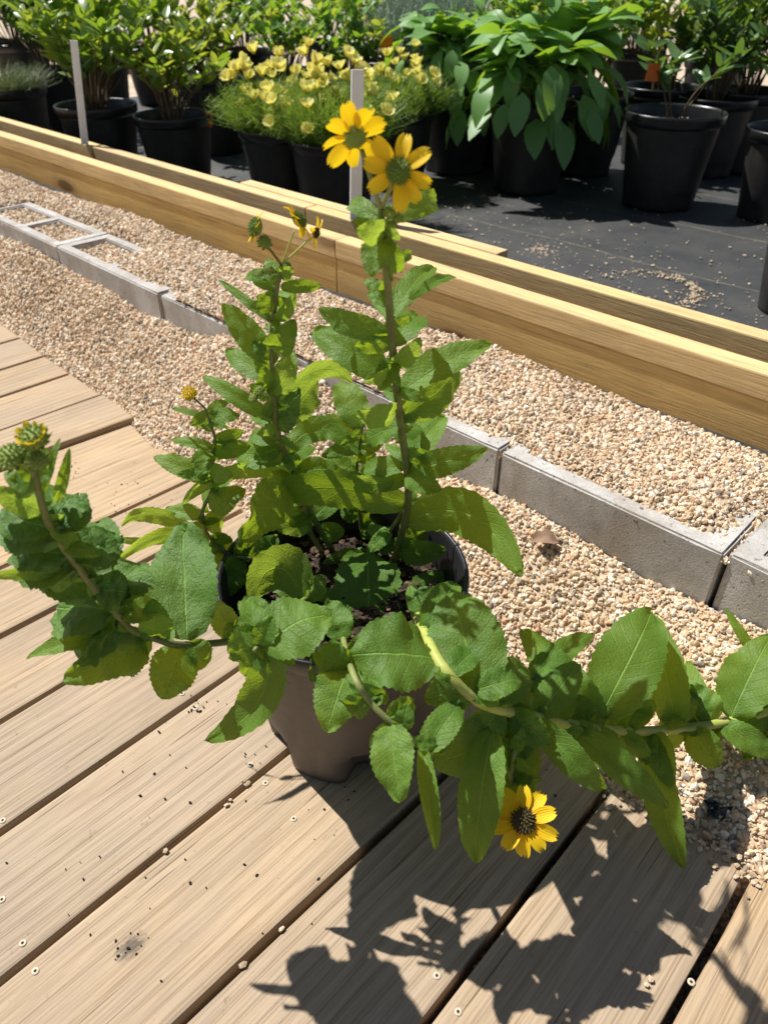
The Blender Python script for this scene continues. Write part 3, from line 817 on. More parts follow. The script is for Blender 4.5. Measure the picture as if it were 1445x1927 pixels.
# ------------------------------------------------------------------ leaves
def leaf_geo(base, ctrl, tip, half, hint, nu=12, ns=6, fold=0.18, curl=0.10, wave=0.05, serr=0.035, seed=0, shape=0.8, twist=0.0, crump=0.0, tipcurl=0.0):
    rr = random.Random(seed); ph = rr.uniform(0, 6.28); ph2 = rr.uniform(0, 6.28)
    vs, uv, fs = [], [], []
    Ln = (tip - base).length
    for i in range(nu + 1):
        u = i / nu
        p = base * ((1 - u) ** 2) + ctrl * (2 * u * (1 - u)) + tip * (u * u)
        t = (ctrl - base) * (2 * (1 - u)) + (tip - ctrl) * (2 * u); t.normalize()
        h = hint - t * hint.dot(t)
        if h.length < 1e-4: h = t.orthogonal()
        h.normalize()
        if twist: h = Matrix.Rotation(twist * (u - .3), 3, t) @ h
        s_ = t.cross(h)
        w = half * (math.sin(math.pi * (0.03 + 0.955 * u) ** shape) ** 0.66)
        if i == 0: w = half * 0.16
        if i == nu: w = half * 0.03
        sw = 1 + serr * (1 if i % 2 else -1)
        for j in range(ns + 1):
            s = -1 + 2 * j / ns
            e = abs(s)
            off = fold * e * w - curl * (e ** 2) * w
            off += wave * half * e * e * (math.sin(u * 11 + ph + (1.7 if s > 0 else 0)) + .7 * math.sin(u * 23 + ph2 + (2.9 if s > 0 else 0))) + 0.04 * half * math.sin(u * 7 + s * 3 + ph2)
            if tipcurl and u > .45: off -= tipcurl * Ln * ((u - .45) / .55) ** 2
            if crump: off += crump * half * (mnoise.noise(Vector((u * 5.5, s * 2.2, seed * 3.7))) + .6 * mnoise.noise(Vector((u * 12, s * 5, seed * 1.9))))
            vs.append(p + s_ * (s * w * (sw if e > .99 else 1)) + h * off); uv.append((u, j / ns))
    for i in range(nu):
        for j in range(ns):
            a = i * (ns + 1) + j; fs.append((a, a + 1, a + ns + 2, a + ns + 1))
    return vs, fs, uv

# ------------------------------------------------------------------ the potted golden-flowered plant
PC = Vector((-0.042, 0.574, 0.0018))
plant = empty('flowering_plant', PC)
tag(plant, 'sprawling green-leaved plant with golden daisy flowers in a dusty pot on the boardwalk', 'potted plant')
pb, prim = pot_meshes(MAT['pot_main'], 72, True, R(212))
po = obj('pot', pb, plant); ro = obj('rim', prim, po)
SOILZ = 0.195
so = obj('soil', soil_mesh(0.1165, 0.188, 0.009, 9, 60), plant)
# bark and perlite bits on the soil
pts = []; rr = random.Random(77)
for _ in range(700):
    a, r_ = rr.uniform(0, 6.28), 0.113 * math.sqrt(rr.random()); pts.append(Vector((r_ * math.cos(a), r_ * math.sin(a), 0.191)))
bits = obj('bark_bits', mesh('bark_bits', *scatter_mesh(pts, 0.0015, 0.005, 15, 0.6), m_plain('bark_bits', (0.016, 0.010, 0.007), (0.15, 0.095, 0.062), 70, 0.9)), so); tag(bits, kind='stuff')

STEMS = {}
def stem(key, pts, r0, r1, mat, parent=plant, name='stem'):
    """pts: (px, py, 'z'|'y', value)"""
    P = []
    for q in pts:
        P.append(atZ(q[0], q[1], q[3]) if q[2] == 'z' else atY(q[0], q[1], q[3]))
    C = catmull(P, 8)
    STEMS[key] = C
    v, f = tube(C, r0, r1, 8)
    o = obj(name, mesh(name, v, f, MAT[mat], smooth=True)); child_at(o, parent); return o
S = 'z'; Y = 'y'
stem('T', [(742, 1062, S, SOILZ - .01), (768, 935, Y, .615), (754, 800, Y, .588), (743, 700, Y, .563), (735, 610, Y, .542), (728, 520, Y, .524), (722, 440, Y, .510), (716, 392, Y, .503)], .0044, .0023, 'stem_dark')
stem('T2', [(700, 1045, S, SOILZ - .01), (725, 1010, Y, .645), (750, 975, Y, .632), (766, 940, Y, .618)], .0026, .0018, 'stem')
stem('S', [(628, 1040, S, SOILZ - .01), (590, 975, Y, .655), (562, 910, Y, .646), (537, 855, Y, .636), (522, 808, Y, .627), (515, 740, Y, .615), (511, 650, Y, .602), (517, 575, Y, .592), (524, 525, Y, .586), (530, 498, Y, .583)], .0036, .0017, 'stem_dark')
stem('S2', [(610, 1045, S, SOILZ - .01), (585, 1005, Y, .655), (578, 975, Y, .652), (572, 945, Y, .650)], .0030, .0024, 'stem')
stem('M', [(682, 1020, S, SOILZ - .01), (676, 960, Y, .685), (672, 880, Y, .67), (678, 830, Y, .66), (684, 795, Y, .655)], .0020, .0012, 'stem_dark')
stem('L', [(530, 1068, S, SOILZ - .008), (470, 1052, Y, .60), (435, 1046, Y, .605), (395, 1012, Y, .61), (380, 968, Y, .615), (398, 922, Y, .62), (399, 868, Y, .622), (405, 830, Y, .622), (394, 792, Y, .62), (386, 768, Y, .62)], .0024, .0012, 'stem_dark')
stem('B', [(575, 1130, S, SOILZ - .01), (510, 1185, Y, .480), (440, 1206, Y, .462), (340, 1214, Y, .435), (298, 1204, Y, .425), (250, 1187, Y, .418), (224, 1162, Y, .412), (180, 1110, Y, .402), (130, 1045, Y, .392), (92, 985, Y, .385), (74, 930, Y, .38), (62, 880, Y, .375)], .0034, .0024, 'stem_dark')
stem('A', [(770, 1120, S, SOILZ - .01), (798, 1190, Y, .47), (832, 1255, Y, .418), (880, 1305, Y, .405), (930, 1332, Y, .408), (1005, 1350, Y, .422), (1080, 1365, Y, .440), (1180, 1376, Y, .462), (1280, 1372, Y, .487), (1360, 1360, Y, .50), (1445, 1340, Y, .515), (1570, 1300, Y, .54)], .0054, .0048, 'stem_pale')
stem('R', [(640, 1175, S, SOILZ - .01), (662, 1262, Y, .400), (700, 1325, Y, .375), (755, 1375, Y, .363), (812, 1420, Y, .358)], .0030, .0020, 'stem')
stem('C', [(600, 1110, S, SOILZ - .01), (545, 1150, Y, .475), (495, 1205, Y, .425), (478, 1225, Y, .412)], .0030, .0018, 'stem')
stem('F', [(985, 1347, Y, .419), (972, 1400, Y, .395), (962, 1460, Y, .38), (968, 1520, Y, .367)], .0028, .0016, 'stem')

LEAFN = [0]
def near_stem(key, px, py):
    best = None
    for P in STEMS[key]:
        x, y = proj(P); d = (x - px) ** 2 + (y - py) ** 2
        if best is None or d < best[0]: best = (d, depth(P))
    return best[1]
def L_(key, bx, by, tx, ty, w, td=0.0, k=0.4, mat='leaf', c=None, cd=0.0, arch=0.10, fold=0.16, bd=0.0, wave=0.06, twist=0.0, shape=0.8, curl=0.10):
    """one leaf: base and tip in photo pixels, td = tip depth minus base depth, k = lean of the blade towards (+) or away from (-) the sun"""
    d0 = near_stem(key, bx, by) + bd
    base, tip = atD(bx, by, d0), atD(tx, ty, d0 + td)
    mid = (base + tip) / 2
    toc = (EYE - mid).normalized()
    hint = (toc + TO_SUN * k).normalized()
    ax = (tip - base).normalized()
    h = (hint - ax * hint.dot(ax)).normalized()
    vis = abs((toc - ax * toc.dot(ax)).normalized().dot(h))
    half = w / 2 / FPX * depth(mid) / max(0.5, vis)
    if c: ctrl = atD(c[0], c[1], d0 + td * .5 + cd) * 2 - (base + tip) / 2
    else: ctrl = mid + h * (arch * (tip - base).length * 2)
    LEAFN[0] += 1
    rl = random.Random(LEAFN[0] * 7 + 1); twist = twist or rl.uniform(-.55, .55); wave *= rl.uniform(.9, 2.4)
    v, f, uv = leaf_geo(base, ctrl, tip, half, hint, 26, 8, fold * rl.uniform(.7, 1.9), curl, wave, 0.036, LEAFN[0], shape, twist, .19 if mat == 'leaf_pucker' else .11, rl.uniform(-.04, .13))
    o = obj('leaf', mesh('leaf', [p - PC for p in v], f, MAT[mat], smooth=True, uvs=uv), plant)
    return o
Yg, Pk = 'leaf_young', 'leaf_pucker'
# --- tall stem
L_('T', 715, 410, 650, 384, 32, .03, .5, arch=.15); L_('T', 728, 415, 834, 382, 44, .05, .2, arch=.16, twist=.8)
L_('T', 728, 432, 674, 432, 46, -.02, -.7, Yg, arch=.12); L_('T', 722, 445, 698, 520, 58, -.01, .5)
L_('T', 727, 452, 756, 518, 36, .02, -.1); L_('T', 735, 600, 818, 504, 44, .04, .5, arch=.12, twist=.5)
L_('T', 770, 562, 858, 521, 20, .05, .3); L_('T', 730, 628, 594, 584, 48, .02, -.25, fold=.3)
L_('T', 738, 715, 575, 612, 66, .02, .35, fold=.22); L_('T', 736, 690, 793, 640, 36, -.03, -.7, Yg)
L_('T', 742, 650, 790, 585, 66, .04, .4); L_('T', 752, 742, 922, 650, 58, .0, .75, fold=.25, twist=.25)
L_('T', 757, 785, 868, 690, 66, .04, -.3); L_('T', 745, 772, 670, 775, 50, -.035, -.7, Yg, arch=.15)
L_('T', 738, 690, 692, 718, 24, -.03, -.6, Yg); L_('T', 752, 800, 688, 832, 46, .03, .5)
L_('T', 765, 885, 840, 775, 54, .04, .5); L_('T', 768, 885, 916, 845, 54, -.01, -.15, arch=.1)
L_('T', 768, 890, 828, 922, 52, -.03, -.2); L_('T', 760, 880, 680, 885, 40, .03, .5)
L_('T', 765, 950, 486, 935, 70, .015, -.55, 'leaf', c=(620, 918), cd=-.02, fold=.1); L_('T', 742, 905, 642, 888, 34, .03, -.6, Yg, arch=.2)
L_('T', 764, 985, 982, 1085, 92, -.055, -.35, c=(880, 968), cd=.01, fold=.08, twist=.4); L_('T', 735, 1010, 690, 995, 26, .02, .4)
L_('T', 760, 870, 800, 830, 40, .05, .3); L_('T', 745, 830, 790, 800, 34, .05, .1)
L_('T', 733, 600, 705, 555, 26, .05, .3); L_('T', 748, 790, 780, 755, 40, .02, -.2)
L_('T', 724, 470, 745, 455, 22, -.02, -.3)
# --- second stem
L_('S', 524, 515, 470, 521, 26, .0, .4); L_('S', 525, 512, 552, 505, 26, -.01, -.4, Yg); L_('S', 528, 540, 610, 538, 26, .01, .1)
L_('S', 520, 545, 470, 524, 20, .02, .2); L_('S', 512, 605, 415, 528, 18, .02, .1); L_('S', 510, 680, 420, 572, 54, -.01, -.25, fold=.12)
L_('S', 520, 605, 557, 550, 28, -.02, -.5, Yg); L_('S', 513, 655, 555, 600, 54, -.03, -.2, arch=.25); L_('S', 514, 610, 540, 545, 44, .03, .5)
L_('S', 512, 715, 424, 662, 48, .03, .6); L_('S', 505, 745, 552, 655, 48, -.02, -.45, Yg, arch=.2); L_('S', 515, 790, 376, 700, 34, .0, -.1)
L_('S', 525, 808, 560, 725, 58, -.03, .4, Pk, arch=.1); L_('S', 530, 790, 600, 700, 66, .02, -.4, Yg); L_('S', 545, 735, 668, 722, 34, .04, -.6, Yg, c=(610, 694))
L_('S', 512, 720, 478, 665, 30, -.02, -.2); L_('S', 510, 750, 470, 722, 26, -.02, -.4, Yg); L_('S', 512, 735, 498, 690, 24, -.03, -.3)
L_('S', 536, 852, 660, 850, 50, .01, .2, c=(605, 806)); L_('S', 536, 862, 436, 858, 58, .02, .55); L_('S', 548, 885, 645, 888, 42, .02, .5)
L_('S', 566, 948, 512, 898, 64, -.02, .5); L_('S', 545, 893, 342, 952, 30, -.03, -.6, Yg, c=(430, 888), fold=.3); L_('S', 545, 895, 452, 1016, 84, -.045, -.4, fold=.06)
L_('S', 590, 985, 494, 972, 48, -.02, -.5, Yg, arch=.12); L_('S', 575, 930, 640, 870, 44, .04, .2); L_('S', 520, 800, 470, 770, 36, .03, .2)
L_('S', 540, 870, 590, 835, 40, .05, .3); L_('S', 556, 900, 500, 870, 44, .04, .4); L_('S', 590, 975, 640, 930, 40, .03, .1)
L_('S', 524, 830, 470, 818, 40, .03, .5); L_('S', 516, 780, 570, 770, 40, .05, .3)
# --- small middle stem
L_('M', 682, 805, 638, 708, 62, .02, .5); L_('M', 675, 852, 596, 815, 48, .0, .1, c=(630, 802)); L_('M', 675, 845, 606, 858, 30, -.03, .5)
L_('M', 673, 885, 590, 868, 40, .01, .4); L_('M', 676, 850, 720, 835, 30, .0, .3); L_('M', 674, 930, 620, 905, 40, .0, .4)
L_('M', 674, 900, 720, 880, 36, .02, .4); L_('M', 678, 1000, 710, 985, 26, -.01, .2); L_('M', 678, 1005, 735, 995, 24, -.02, -.3)
# --- left thin stem
L_('L', 390, 785, 322, 768, 12, .02, .2); L_('L', 394, 792, 452, 778, 32, .0, .4); L_('L', 390, 778, 430, 752, 22, .02, .2); L_('L', 402, 828, 458, 812, 26, .02, -.1)
L_('L', 402, 842, 322, 826, 22, .01, .2); L_('L', 402, 850, 472, 838, 36, .01, -.1); L_('L', 396, 905, 288, 858, 40, .01, .4, fold=.25); L_('L', 397, 960, 462, 918, 50, -.01, .1, arch=.2)
L_('L', 384, 972, 312, 958, 32, .01, .5); L_('L', 392, 880, 440, 892, 36, -.02, -.4, Yg); L_('L', 398, 850, 360, 870, 26, -.02, .4)
L_('L', 370, 1005, 236, 992, 32, -.02, -.4, Yg, c=(285, 968)); L_('L', 372, 1006, 178, 1015, 16, .0, -.4, Yg); L_('L', 372, 1008, 220, 1066, 28, -.04, -.4, Yg, c=(290, 1012))
L_('L', 398, 1012, 432, 1045, 48, .02, .5); L_('L', 410, 1020, 380, 1100, 50, .02, -.3); L_('L', 440, 1045, 492, 1012, 48, .03, -.2); L_('L', 382, 985, 345, 1010, 22, -.02, .3)
L_('L', 393, 800, 425, 800, 24, .03, .5); L_('L', 400, 925, 430, 880, 40, .03, .3); L_('L', 385, 980, 420, 1000, 30, .03, .2)
# --- left branch reaching towards the viewer
L_('B', 352, 1205, 346, 985, 132, .06, .45, Pk, fold=.28, arch=.05); L_('B', 296, 1203, 285, 1130, 62, -.02, -.2); L_('B', 285, 1195, 36, 1231, 40, -.02, .5, fold=.35)
L_('B', 285, 1202, 115, 1284, 74, -.03, -.1, fold=.2); L_('B', 268, 1194, 215, 1265, 86, .02, .3); L_('B', 340, 1214, 306, 1319, 90, -.02, -.2, fold=.1)
L_('B', 350, 1214, 394, 1252, 62, .01, -.2); L_('B', 190, 1122, 66, 1078, 78, .02, .35, Pk); L_('B', 180, 1110, 246, 1118, 80, .02, .3, Pk)
L_('B', 130, 1045, 10, 1035, 86, .02, .3, Pk); L_('B', 140, 1055, 225, 1010, 80, .03, .35, Pk); L_('B', 100, 998, 170, 945, 66, .03, .2, Pk); L_('B', 98, 995, -12, 975, 74, .02, .2, Pk)
L_('B', 82, 962, -20, 915, 48, -.02, -.6, Yg); L_('B', 165, 1090, -30, 1085, 28, -.03, -.5, Yg, c=(70, 1078)); L_('B', 105, 945, 131, 843, 22, -.01, -.2, fold=.5); L_('B', 78, 935, 112, 820, 18, .0, .2)
L_('B', 85, 950, 118, 915, 46, .02, .5); L_('B', 70, 920, 10, 890, 44, .0, .2); L_('B', 66, 905, 30, 850, 36, -.01, -.2); L_('B', 70, 910, 100, 870, 28, .01, .2)
L_('B', 225, 1165, 300, 1135, 56, .04, .4); L_('B', 66, 890, 20, 940, 40, .02, .3)
L_('B', 62, 880, 95, 845, 22, .02, .1); L_('B', 62, 882, 40, 838, 26, .0, .0)
# --- right branch over the gravel
L_('A', 820, 1240, 648, 1232, 138, -.015, .65, fold=.12, shape=.9); L_('A', 905, 1308, 846, 1108, 146, .05, .1, fold=.1); L_('A', 895, 1300, 985, 1275, 60, .0, .4)
L_('A', 1000, 1348, 905, 1305, 84, .0, .35); L_('A', 1000, 1352, 810, 1442, 118, -.03, -.35, fold=.1); L_('A', 1135, 1368, 975, 1180, 78, .03, .1, fold=.25)
L_('A', 1060, 1358, 1018, 1250, 80, .03, .5); L_('A', 1105, 1362, 1075, 1306, 56, .01, .4); L_('A', 985, 1290, 1112, 1196, 46, .06, .4, bd=.06); L_('A', 1128, 1350, 1238, 1132, 124, .05, -.05, fold=.1)
L_('A', 1272, 1368, 1232, 1155, 74, .02, .1, fold=.3, twist=.4); L_('A', 1205, 1372, 1158, 1296, 84, .02, .2); L_('A', 1345, 1358, 1282, 1292, 78, .02, .1); L_('A', 1375, 1352, 1450, 1200, 96, .03, .3)
L_('A', 1425, 1240, 1364, 1145, 20, .01, .0, bd=.03); L_('A', 1235, 1376, 1260, 1488, 50, -.02, .3); L_('A', 1300, 1372, 1352, 1446, 64, -.01, .2); L_('A', 1355, 1362, 1460, 1425, 50, -.01, .3)
L_('A', 1390, 1356, 1480, 1400, 60, .02, .4); L_('A', 1080, 1372, 1262, 1522, 58, -.02, .1, fold=.3); L_('A', 1225, 1380, 1288, 1636, 66, -.03, -.2, c=(1245, 1510), fold=.2); L_('A', 1005, 1358, 1142, 1498, 60, -.02, .2, fold=.3)
L_('A', 1170, 1378, 1222, 1428, 40, .0, -.2); L_('A', 1440, 1345, 1400, 1260, 60, .03, .2); L_('A', 1090, 1372, 1050, 1430, 46, .0, .2); L_('A', 1460, 1340, 1400, 1430, 50, .0, .3)
L_('A', 1010, 1352, 1090, 1250, 66, .04, .1); L_('A', 1330, 1362, 1290, 1240, 40, .05, .1)
L_('A', 800, 1190, 860, 1090, 60, .05, .2); L_('A', 790, 1165, 770, 1100, 30, .02, .2); L_('A', 1180, 1374, 1230, 1310, 46, .04, .2)
# --- front stem
L_('R', 655, 1258, 615, 1378, 92, -.03, .3); L_('R', 735, 1365, 752, 1512, 82, -.03, .45, fold=.2); L_('R', 795, 1405, 824, 1607, 36, -.03, .1, fold=.4); L_('F', 925, 1375, 892, 1634, 84, -.02, .45, fold=.12, bd=-.01)
L_('R', 800, 1418, 872, 1318, 60, .03, .4); L_('R', 812, 1420, 858, 1312, 56, .05, -.1); L_('F', 968, 1470, 930, 1540, 50, .0, -.2); L_('F', 968, 1470, 1008, 1490, 44, -.01, .4); L_('F', 965, 1490, 950, 1440, 40, .02, .3)
L_('R', 690, 1315, 720, 1290, 36, .03, .2); L_('R', 705, 1330, 690, 1290, 30, .02, .3); L_('R', 660, 1255, 590, 1230, 70, .0, -.4); L_('F', 965, 1480, 1015, 1425, 44, .02, .4)
# --- leaves over the pot's front and inside the rim
L_('C', 490, 1212, 625, 1150, 122, .01, .55, fold=.1, shape=.9); L_('C', 495, 1208, 388, 1395, 74, .05, .3, c=(488, 1318), fold=.25); L_('C', 498, 1205, 432, 1232, 92, .0, -.2); L_('C', 480, 1220, 470, 1120, 50, .03, -.2)
L_('C', 570, 1128, 474, 1135, 84, .0, -.6, Yg, c=(520, 1068)); L_('C', 578, 1128, 606, 1082, 38, .02, -.5, Yg); L_('C', 500, 1200, 545, 1240, 30, .0, .3); L_('C', 505, 1195, 555, 1255, 36, -.01, .4)
L_('B', 440, 1206, 402, 1130, 50, .03, -.5, Yg); L_('B', 445, 1206, 430, 1170, 40, .0, -.6, Yg)
L_('R', 690, 1040, 692, 1235, 128, -.08, -.15, bd=.07, fold=.06, arch=.12); L_('T2', 690, 1060, 596, 1080, 74, -.02, -.1); L_('T2', 735, 1000, 690, 1040, 30, .0, .3); L_('A', 772, 1120, 855, 1085, 50, .02, .5); L_('A', 775, 1130, 830, 1120, 40, .0, .5)
L_('T2', 705, 1050, 862, 1052, 34, .01, -.2); L_('T2', 700, 1050, 640, 1050, 36, .01, .5); L_('A', 790, 1150, 850, 1130, 40, .02, .4); L_('T2', 715, 1040, 780, 1015, 28, .02, .3)
L_('C', 590, 1115, 640, 1130, 30, .0, .4)

# --- crowded puckered foliage of the left branch and further filling leaves
for (bx, by, tx, ty, w, td, k) in [(215, 1152, 95, 1150, 118, .03, .7), (200, 1135, 262, 1065, 110, .035, .6), (165, 1090, 190, 975, 112, .03, .6), (150, 1072, 35, 1050, 118, .03, .7),
        (112, 1015, 15, 985, 112, .03, .7), (95, 990, 150, 925, 84, .03, .5), (228, 1165, 160, 1220, 104, .03, .7), (80, 955, 0, 950, 80, .02, .6)]:
    L_('B', bx, by, tx, ty, w, td, k, Pk)
for a_ in [('A', 1150, 1372, 1100, 1290, 60, .03, .2), ('A', 1040, 1355, 985, 1260, 64, .05, .3), ('A', 1250, 1374, 1310, 1300, 50, .04, .3), ('A', 1410, 1350, 1370, 1280, 60, .03, .1), ('A', 1120, 1370, 1180, 1450, 56, .01, -.2),
           ('A', 940, 1335, 880, 1400, 70, .01, -.3), ('A', 960, 1340, 1030, 1400, 60, .0, -.2), ('A', 860, 1288, 800, 1320, 66, .0, -.3), ('A', 845, 1270, 900, 1220, 50, .03, .3), ('A', 930, 1330, 990, 1240, 70, .05, .0),
           ('R', 690, 1312, 640, 1340, 50, .02, -.3), ('R', 725, 1352, 780, 1330, 60, .03, -.3), ('R', 760, 1380, 720, 1420, 40, .02, -.2), ('F', 970, 1400, 900, 1430, 70, .02, -.3), ('F', 965, 1440, 1010, 1400, 50, .02, -.2),
           ('R', 650, 1215, 585, 1280, 74, .0, -.4), ('R', 648, 1205, 620, 1130, 60, .02, .2), ('C', 540, 1155, 600, 1200, 60, .01, -.2), ('C', 520, 1175, 450, 1130, 56, .02, -.3), ('C', 510, 1190, 460, 1270, 60, .02, -.2),
           ('L', 450, 1050, 425, 1110, 50, -.01, -.4), ('L', 470, 1055, 520, 1010, 40, .04, -.2), ('T', 752, 1020, 800, 1000, 40, .02, -.2), ('T', 748, 1040, 840, 1035, 50, -.02, -.2), ('A', 800, 1190, 870, 1165, 60, .02, .2),
           ('S', 600, 1000, 650, 1000, 40, .0, -.3), ('S', 585, 965, 545, 990, 36, -.01, .3), ('M', 676, 970, 640, 960, 36, .0, -.3), ('M', 677, 980, 730, 950, 44, .02, -.3)]:
    L_(*a_)
for a_ in [('L', 445, 1046, 418, 1128, 56, -.02, -.3), ('L', 430, 1046, 395, 1075, 40, -.02, .3), ('A', 790, 1150, 900, 1120, 66, .03, .3), ('C', 520, 1172, 440, 1178, 60, .0, .2)]: L_(*a_)
rx = random.Random(99)
for key, n_, u0, u1 in (('T', 22, .12, .95), ('S', 28, .2, .97), ('M', 8, .3, 1), ('L', 14, .3, 1), ('A', 26, .22, .86), ('R', 8, .35, 1), ('C', 6, .4, 1), ('F', 7, .3, .95), ('B', 14, .3, .98)):
    C = STEMS[key]
    for q in range(n_):
        P = C[int((u0 + (u1 - u0) * (q + rx.random()) / n_) * (len(C) - 1))]; px, py = proj(P)
        a = rx.uniform(0, 6.28); ln = rx.uniform(34, 82) * (.8 if key in 'LMS' else 1.0); td = rx.uniform(-.01, .04)
        L_(key, px, py, px + ln * math.cos(a), py - ln * math.sin(a) * .8, ln * rx.uniform(.36, .6), td, rx.uniform(-.5, .6), Yg if rx.random() < .14 else 'leaf')
# --- flowers
def petal_mesh(Lp, wd, droop, cup, mat, seed):
    rr = random.Random(seed); vs, uv, fs = [], [], []
    nu, ns = 7, 4
    for i in range(nu + 1):
        u = i / nu
        w = wd / 2 * ((0.35 + 0.65 * math.sin(math.pi * .5 * min(1, u / .5))) if u < .5 else (max(0.0, 1 - ((u - .5) / .53) ** 2.6)) ** .5)
        z = -droop * Lp * u * u + 0.06 * Lp * math.sin(u * 3.1)
        for j in range(ns + 1):
            s = -1 + 2 * j / ns
            x = u * Lp + (-0.11 * Lp * (1 - abs(abs(s) - .5) * 2) if i == nu else 0)
            vs.append((x, s * w, z + cup * w * s * s + 0.02 * Lp * math.sin(s * 5 + u * 3 + seed))); uv.append((u, j / ns))
    for i in range(nu):
        for j in range(ns):
            a = i * (ns + 1) + j; fs.append((a, a + 1, a + ns + 2, a + ns + 1))
    return mesh('petal', vs, fs, mat, smooth=True, uvs=uv)
PETALS = [petal_mesh(1.0, 0.66, d, 0.25, MAT['petal'], i) for i, d in enumerate((0.15, 0.0, 0.3, -0.1))]
def disc_mesh(mat, seed=1, n=70, bump=0.16):
    """dome of packed florets, radius 1"""
    parts = []; bm = bmesh.new(); bmesh.ops.create_icosphere(bm, subdivisions=2, radius=0.9)
    parts.append(([Vector((v.co.x, v.co.y, v.co.z * .75)) for v in bm.verts], [tuple(v.index for v in f.verts) for f in bm.faces])); bm.free()
    for i in range(n):
        f = (i + .5) / n; a = i * 2.39996; th = math.acos(1 - f * 0.98)
        d = Vector((math.sin(th) * math.cos(a), math.sin(th) * math.sin(a), math.cos(th) * .78))
        parts.append(tube([d * 0.82, d * 1.0, d * (1.0 + bump)], 0.10, 0.05, 5))
    return mesh('disc', *join(parts), mat)
DISC_G, DISC_B, DISC_Y = disc_mesh(MAT['disc']), disc_mesh(MAT['disc_brown'], 2), disc_mesh(MAT['floret'], 3, 60, 0.25)
DISC_M, DISC_L = disc_mesh(m_plain('floret_mixed', (0.20, 0.24, 0.03), (0.72, 0.50, 0.03), 60, 0.6, contrast=(.42, .58)), 5, 60, 0.2), disc_mesh(MAT['bud'], 6, 50, 0.12)
def sepal_mesh():
    vs = [(0, -.16, 0), (0, .16, 0), (.45, -.19, -.05), (.45, .19, -.05), (.45, 0, .02), (1, 0, .12), (0, 0, .03)]
    return mesh('sepal', vs, [(0, 2, 4, 6), (6, 4, 3, 1), (2, 5, 4), (4, 5, 3)], MAT['bud'], smooth=True)
SEPAL = sepal_mesh()
def axes(nrm, up=Vector((0, 0, 1))):
    z = nrm.normalized(); x = up - z * up.dot(z)
    if x.length < .05: x = z.orthogonal()
    x.normalize(); y = z.cross(x)
    return Matrix((x, y, z)).transposed()
def flower(P, nrm, Rr, angs, disc, dr, name='flower', sepals=8, plen=None, tilt=0.0, seed=0, pw=1.0):
    rr = random.Random(seed)
    M = axes(Vector(nrm))
    f = obj(name, disc, plant); f.matrix_local = Matrix.Translation(Vector(P) - PC) @ M.to_4x4() @ Matrix.Scale(dr, 4)
    for i, a in enumerate(angs):
        ln = (Rr - dr * .6) * rr.uniform(.88, 1.06) / dr
        p = obj('petal', PETALS[rr.randrange(4)], f)
        p.matrix_local = Matrix.Rotation(R(a), 4, 'Z') @ Matrix.Translation((0.6, 0, -0.05)) @ Matrix.Rotation(-tilt - rr.uniform(-.22, .22), 4, 'Y') @ Matrix.Rotation(rr.uniform(-.4, .4), 4, 'X') @ Matrix.Diagonal((ln, ln * pw, ln, 1))
    for i in range(sepals):
        s = obj('sepal', SEPAL, f)
        s.matrix_local = Matrix.Rotation(2 * math.pi * (i + .5) / sepals, 4, 'Z') @ Matrix.Translation((0.3, 0, -0.35)) @ Matrix.Rotation(-0.25, 4, 'Y') @ Matrix.Scale(1.1, 4)
    return f
def stalk(P0, P1, r0, r1, mat='stem_dark', bend=Vector((0, 0, 0))):
    C = catmull([P0, (P0 + P1) / 2 + bend, P1], 6)
    o = obj('flower_stalk', mesh('flower_stalk', *tube(C, r0, r1, 6), MAT[mat], smooth=True)); child_at(o, plant)
PX = lambda d: 1 / FPX * d
tT = STEMS['T'][-1]
f1 = atY(750, 322, .482); toc = (EYE - f1).normalized()
stalk(tT, f1 - toc * .010, .0017, .0015, 'stem')
# image angle helper: petals are listed by the photo direction from the centre
def img_angs(P, nrm, targets):
    M = axes(Vector(nrm)); out = []
    for tx, ty in targets:
        d = depth(P); q = atD(tx, ty, d) - P
        l = M.transposed() @ q; out.append(math.degrees(math.atan2(l.y, l.x)))
    return out
n1 = toc + Vector((-.15, 0, .05))
flower(f1, n1, .0238, img_angs(f1, n1, [(765, 262), (800, 296), (812, 345), (785, 372), (752, 395), (700, 352), (688, 306), (716, 272)]), DISC_G, .0074, seed=1, pw=.82)
f2 = atY(668, 258, .495)
stalk(tT, f2 + Vector((.004, -.004, -.006)), .0017, .0015, 'stem')
n2 = Vector((-.35, .8, .45))
flower(f2, n2, .0232, [10, 48, 88, 130, 172, 215, 258, 300, 340], DISC_G, .0072, seed=2, pw=.82)
f3 = atD(985, 1545, depth(STEMS['F'][-1]) - .03); n3 = (EYE - f3).normalized() + Vector((.02, -.12, -.05))
stalk(STEMS['F'][-1], f3, .0016, .0014, 'stem')
flower(f3, n3, .0305, [i * 36 + 8 for i in range(10)], DISC_B, .0100, seed=3, pw=.85)
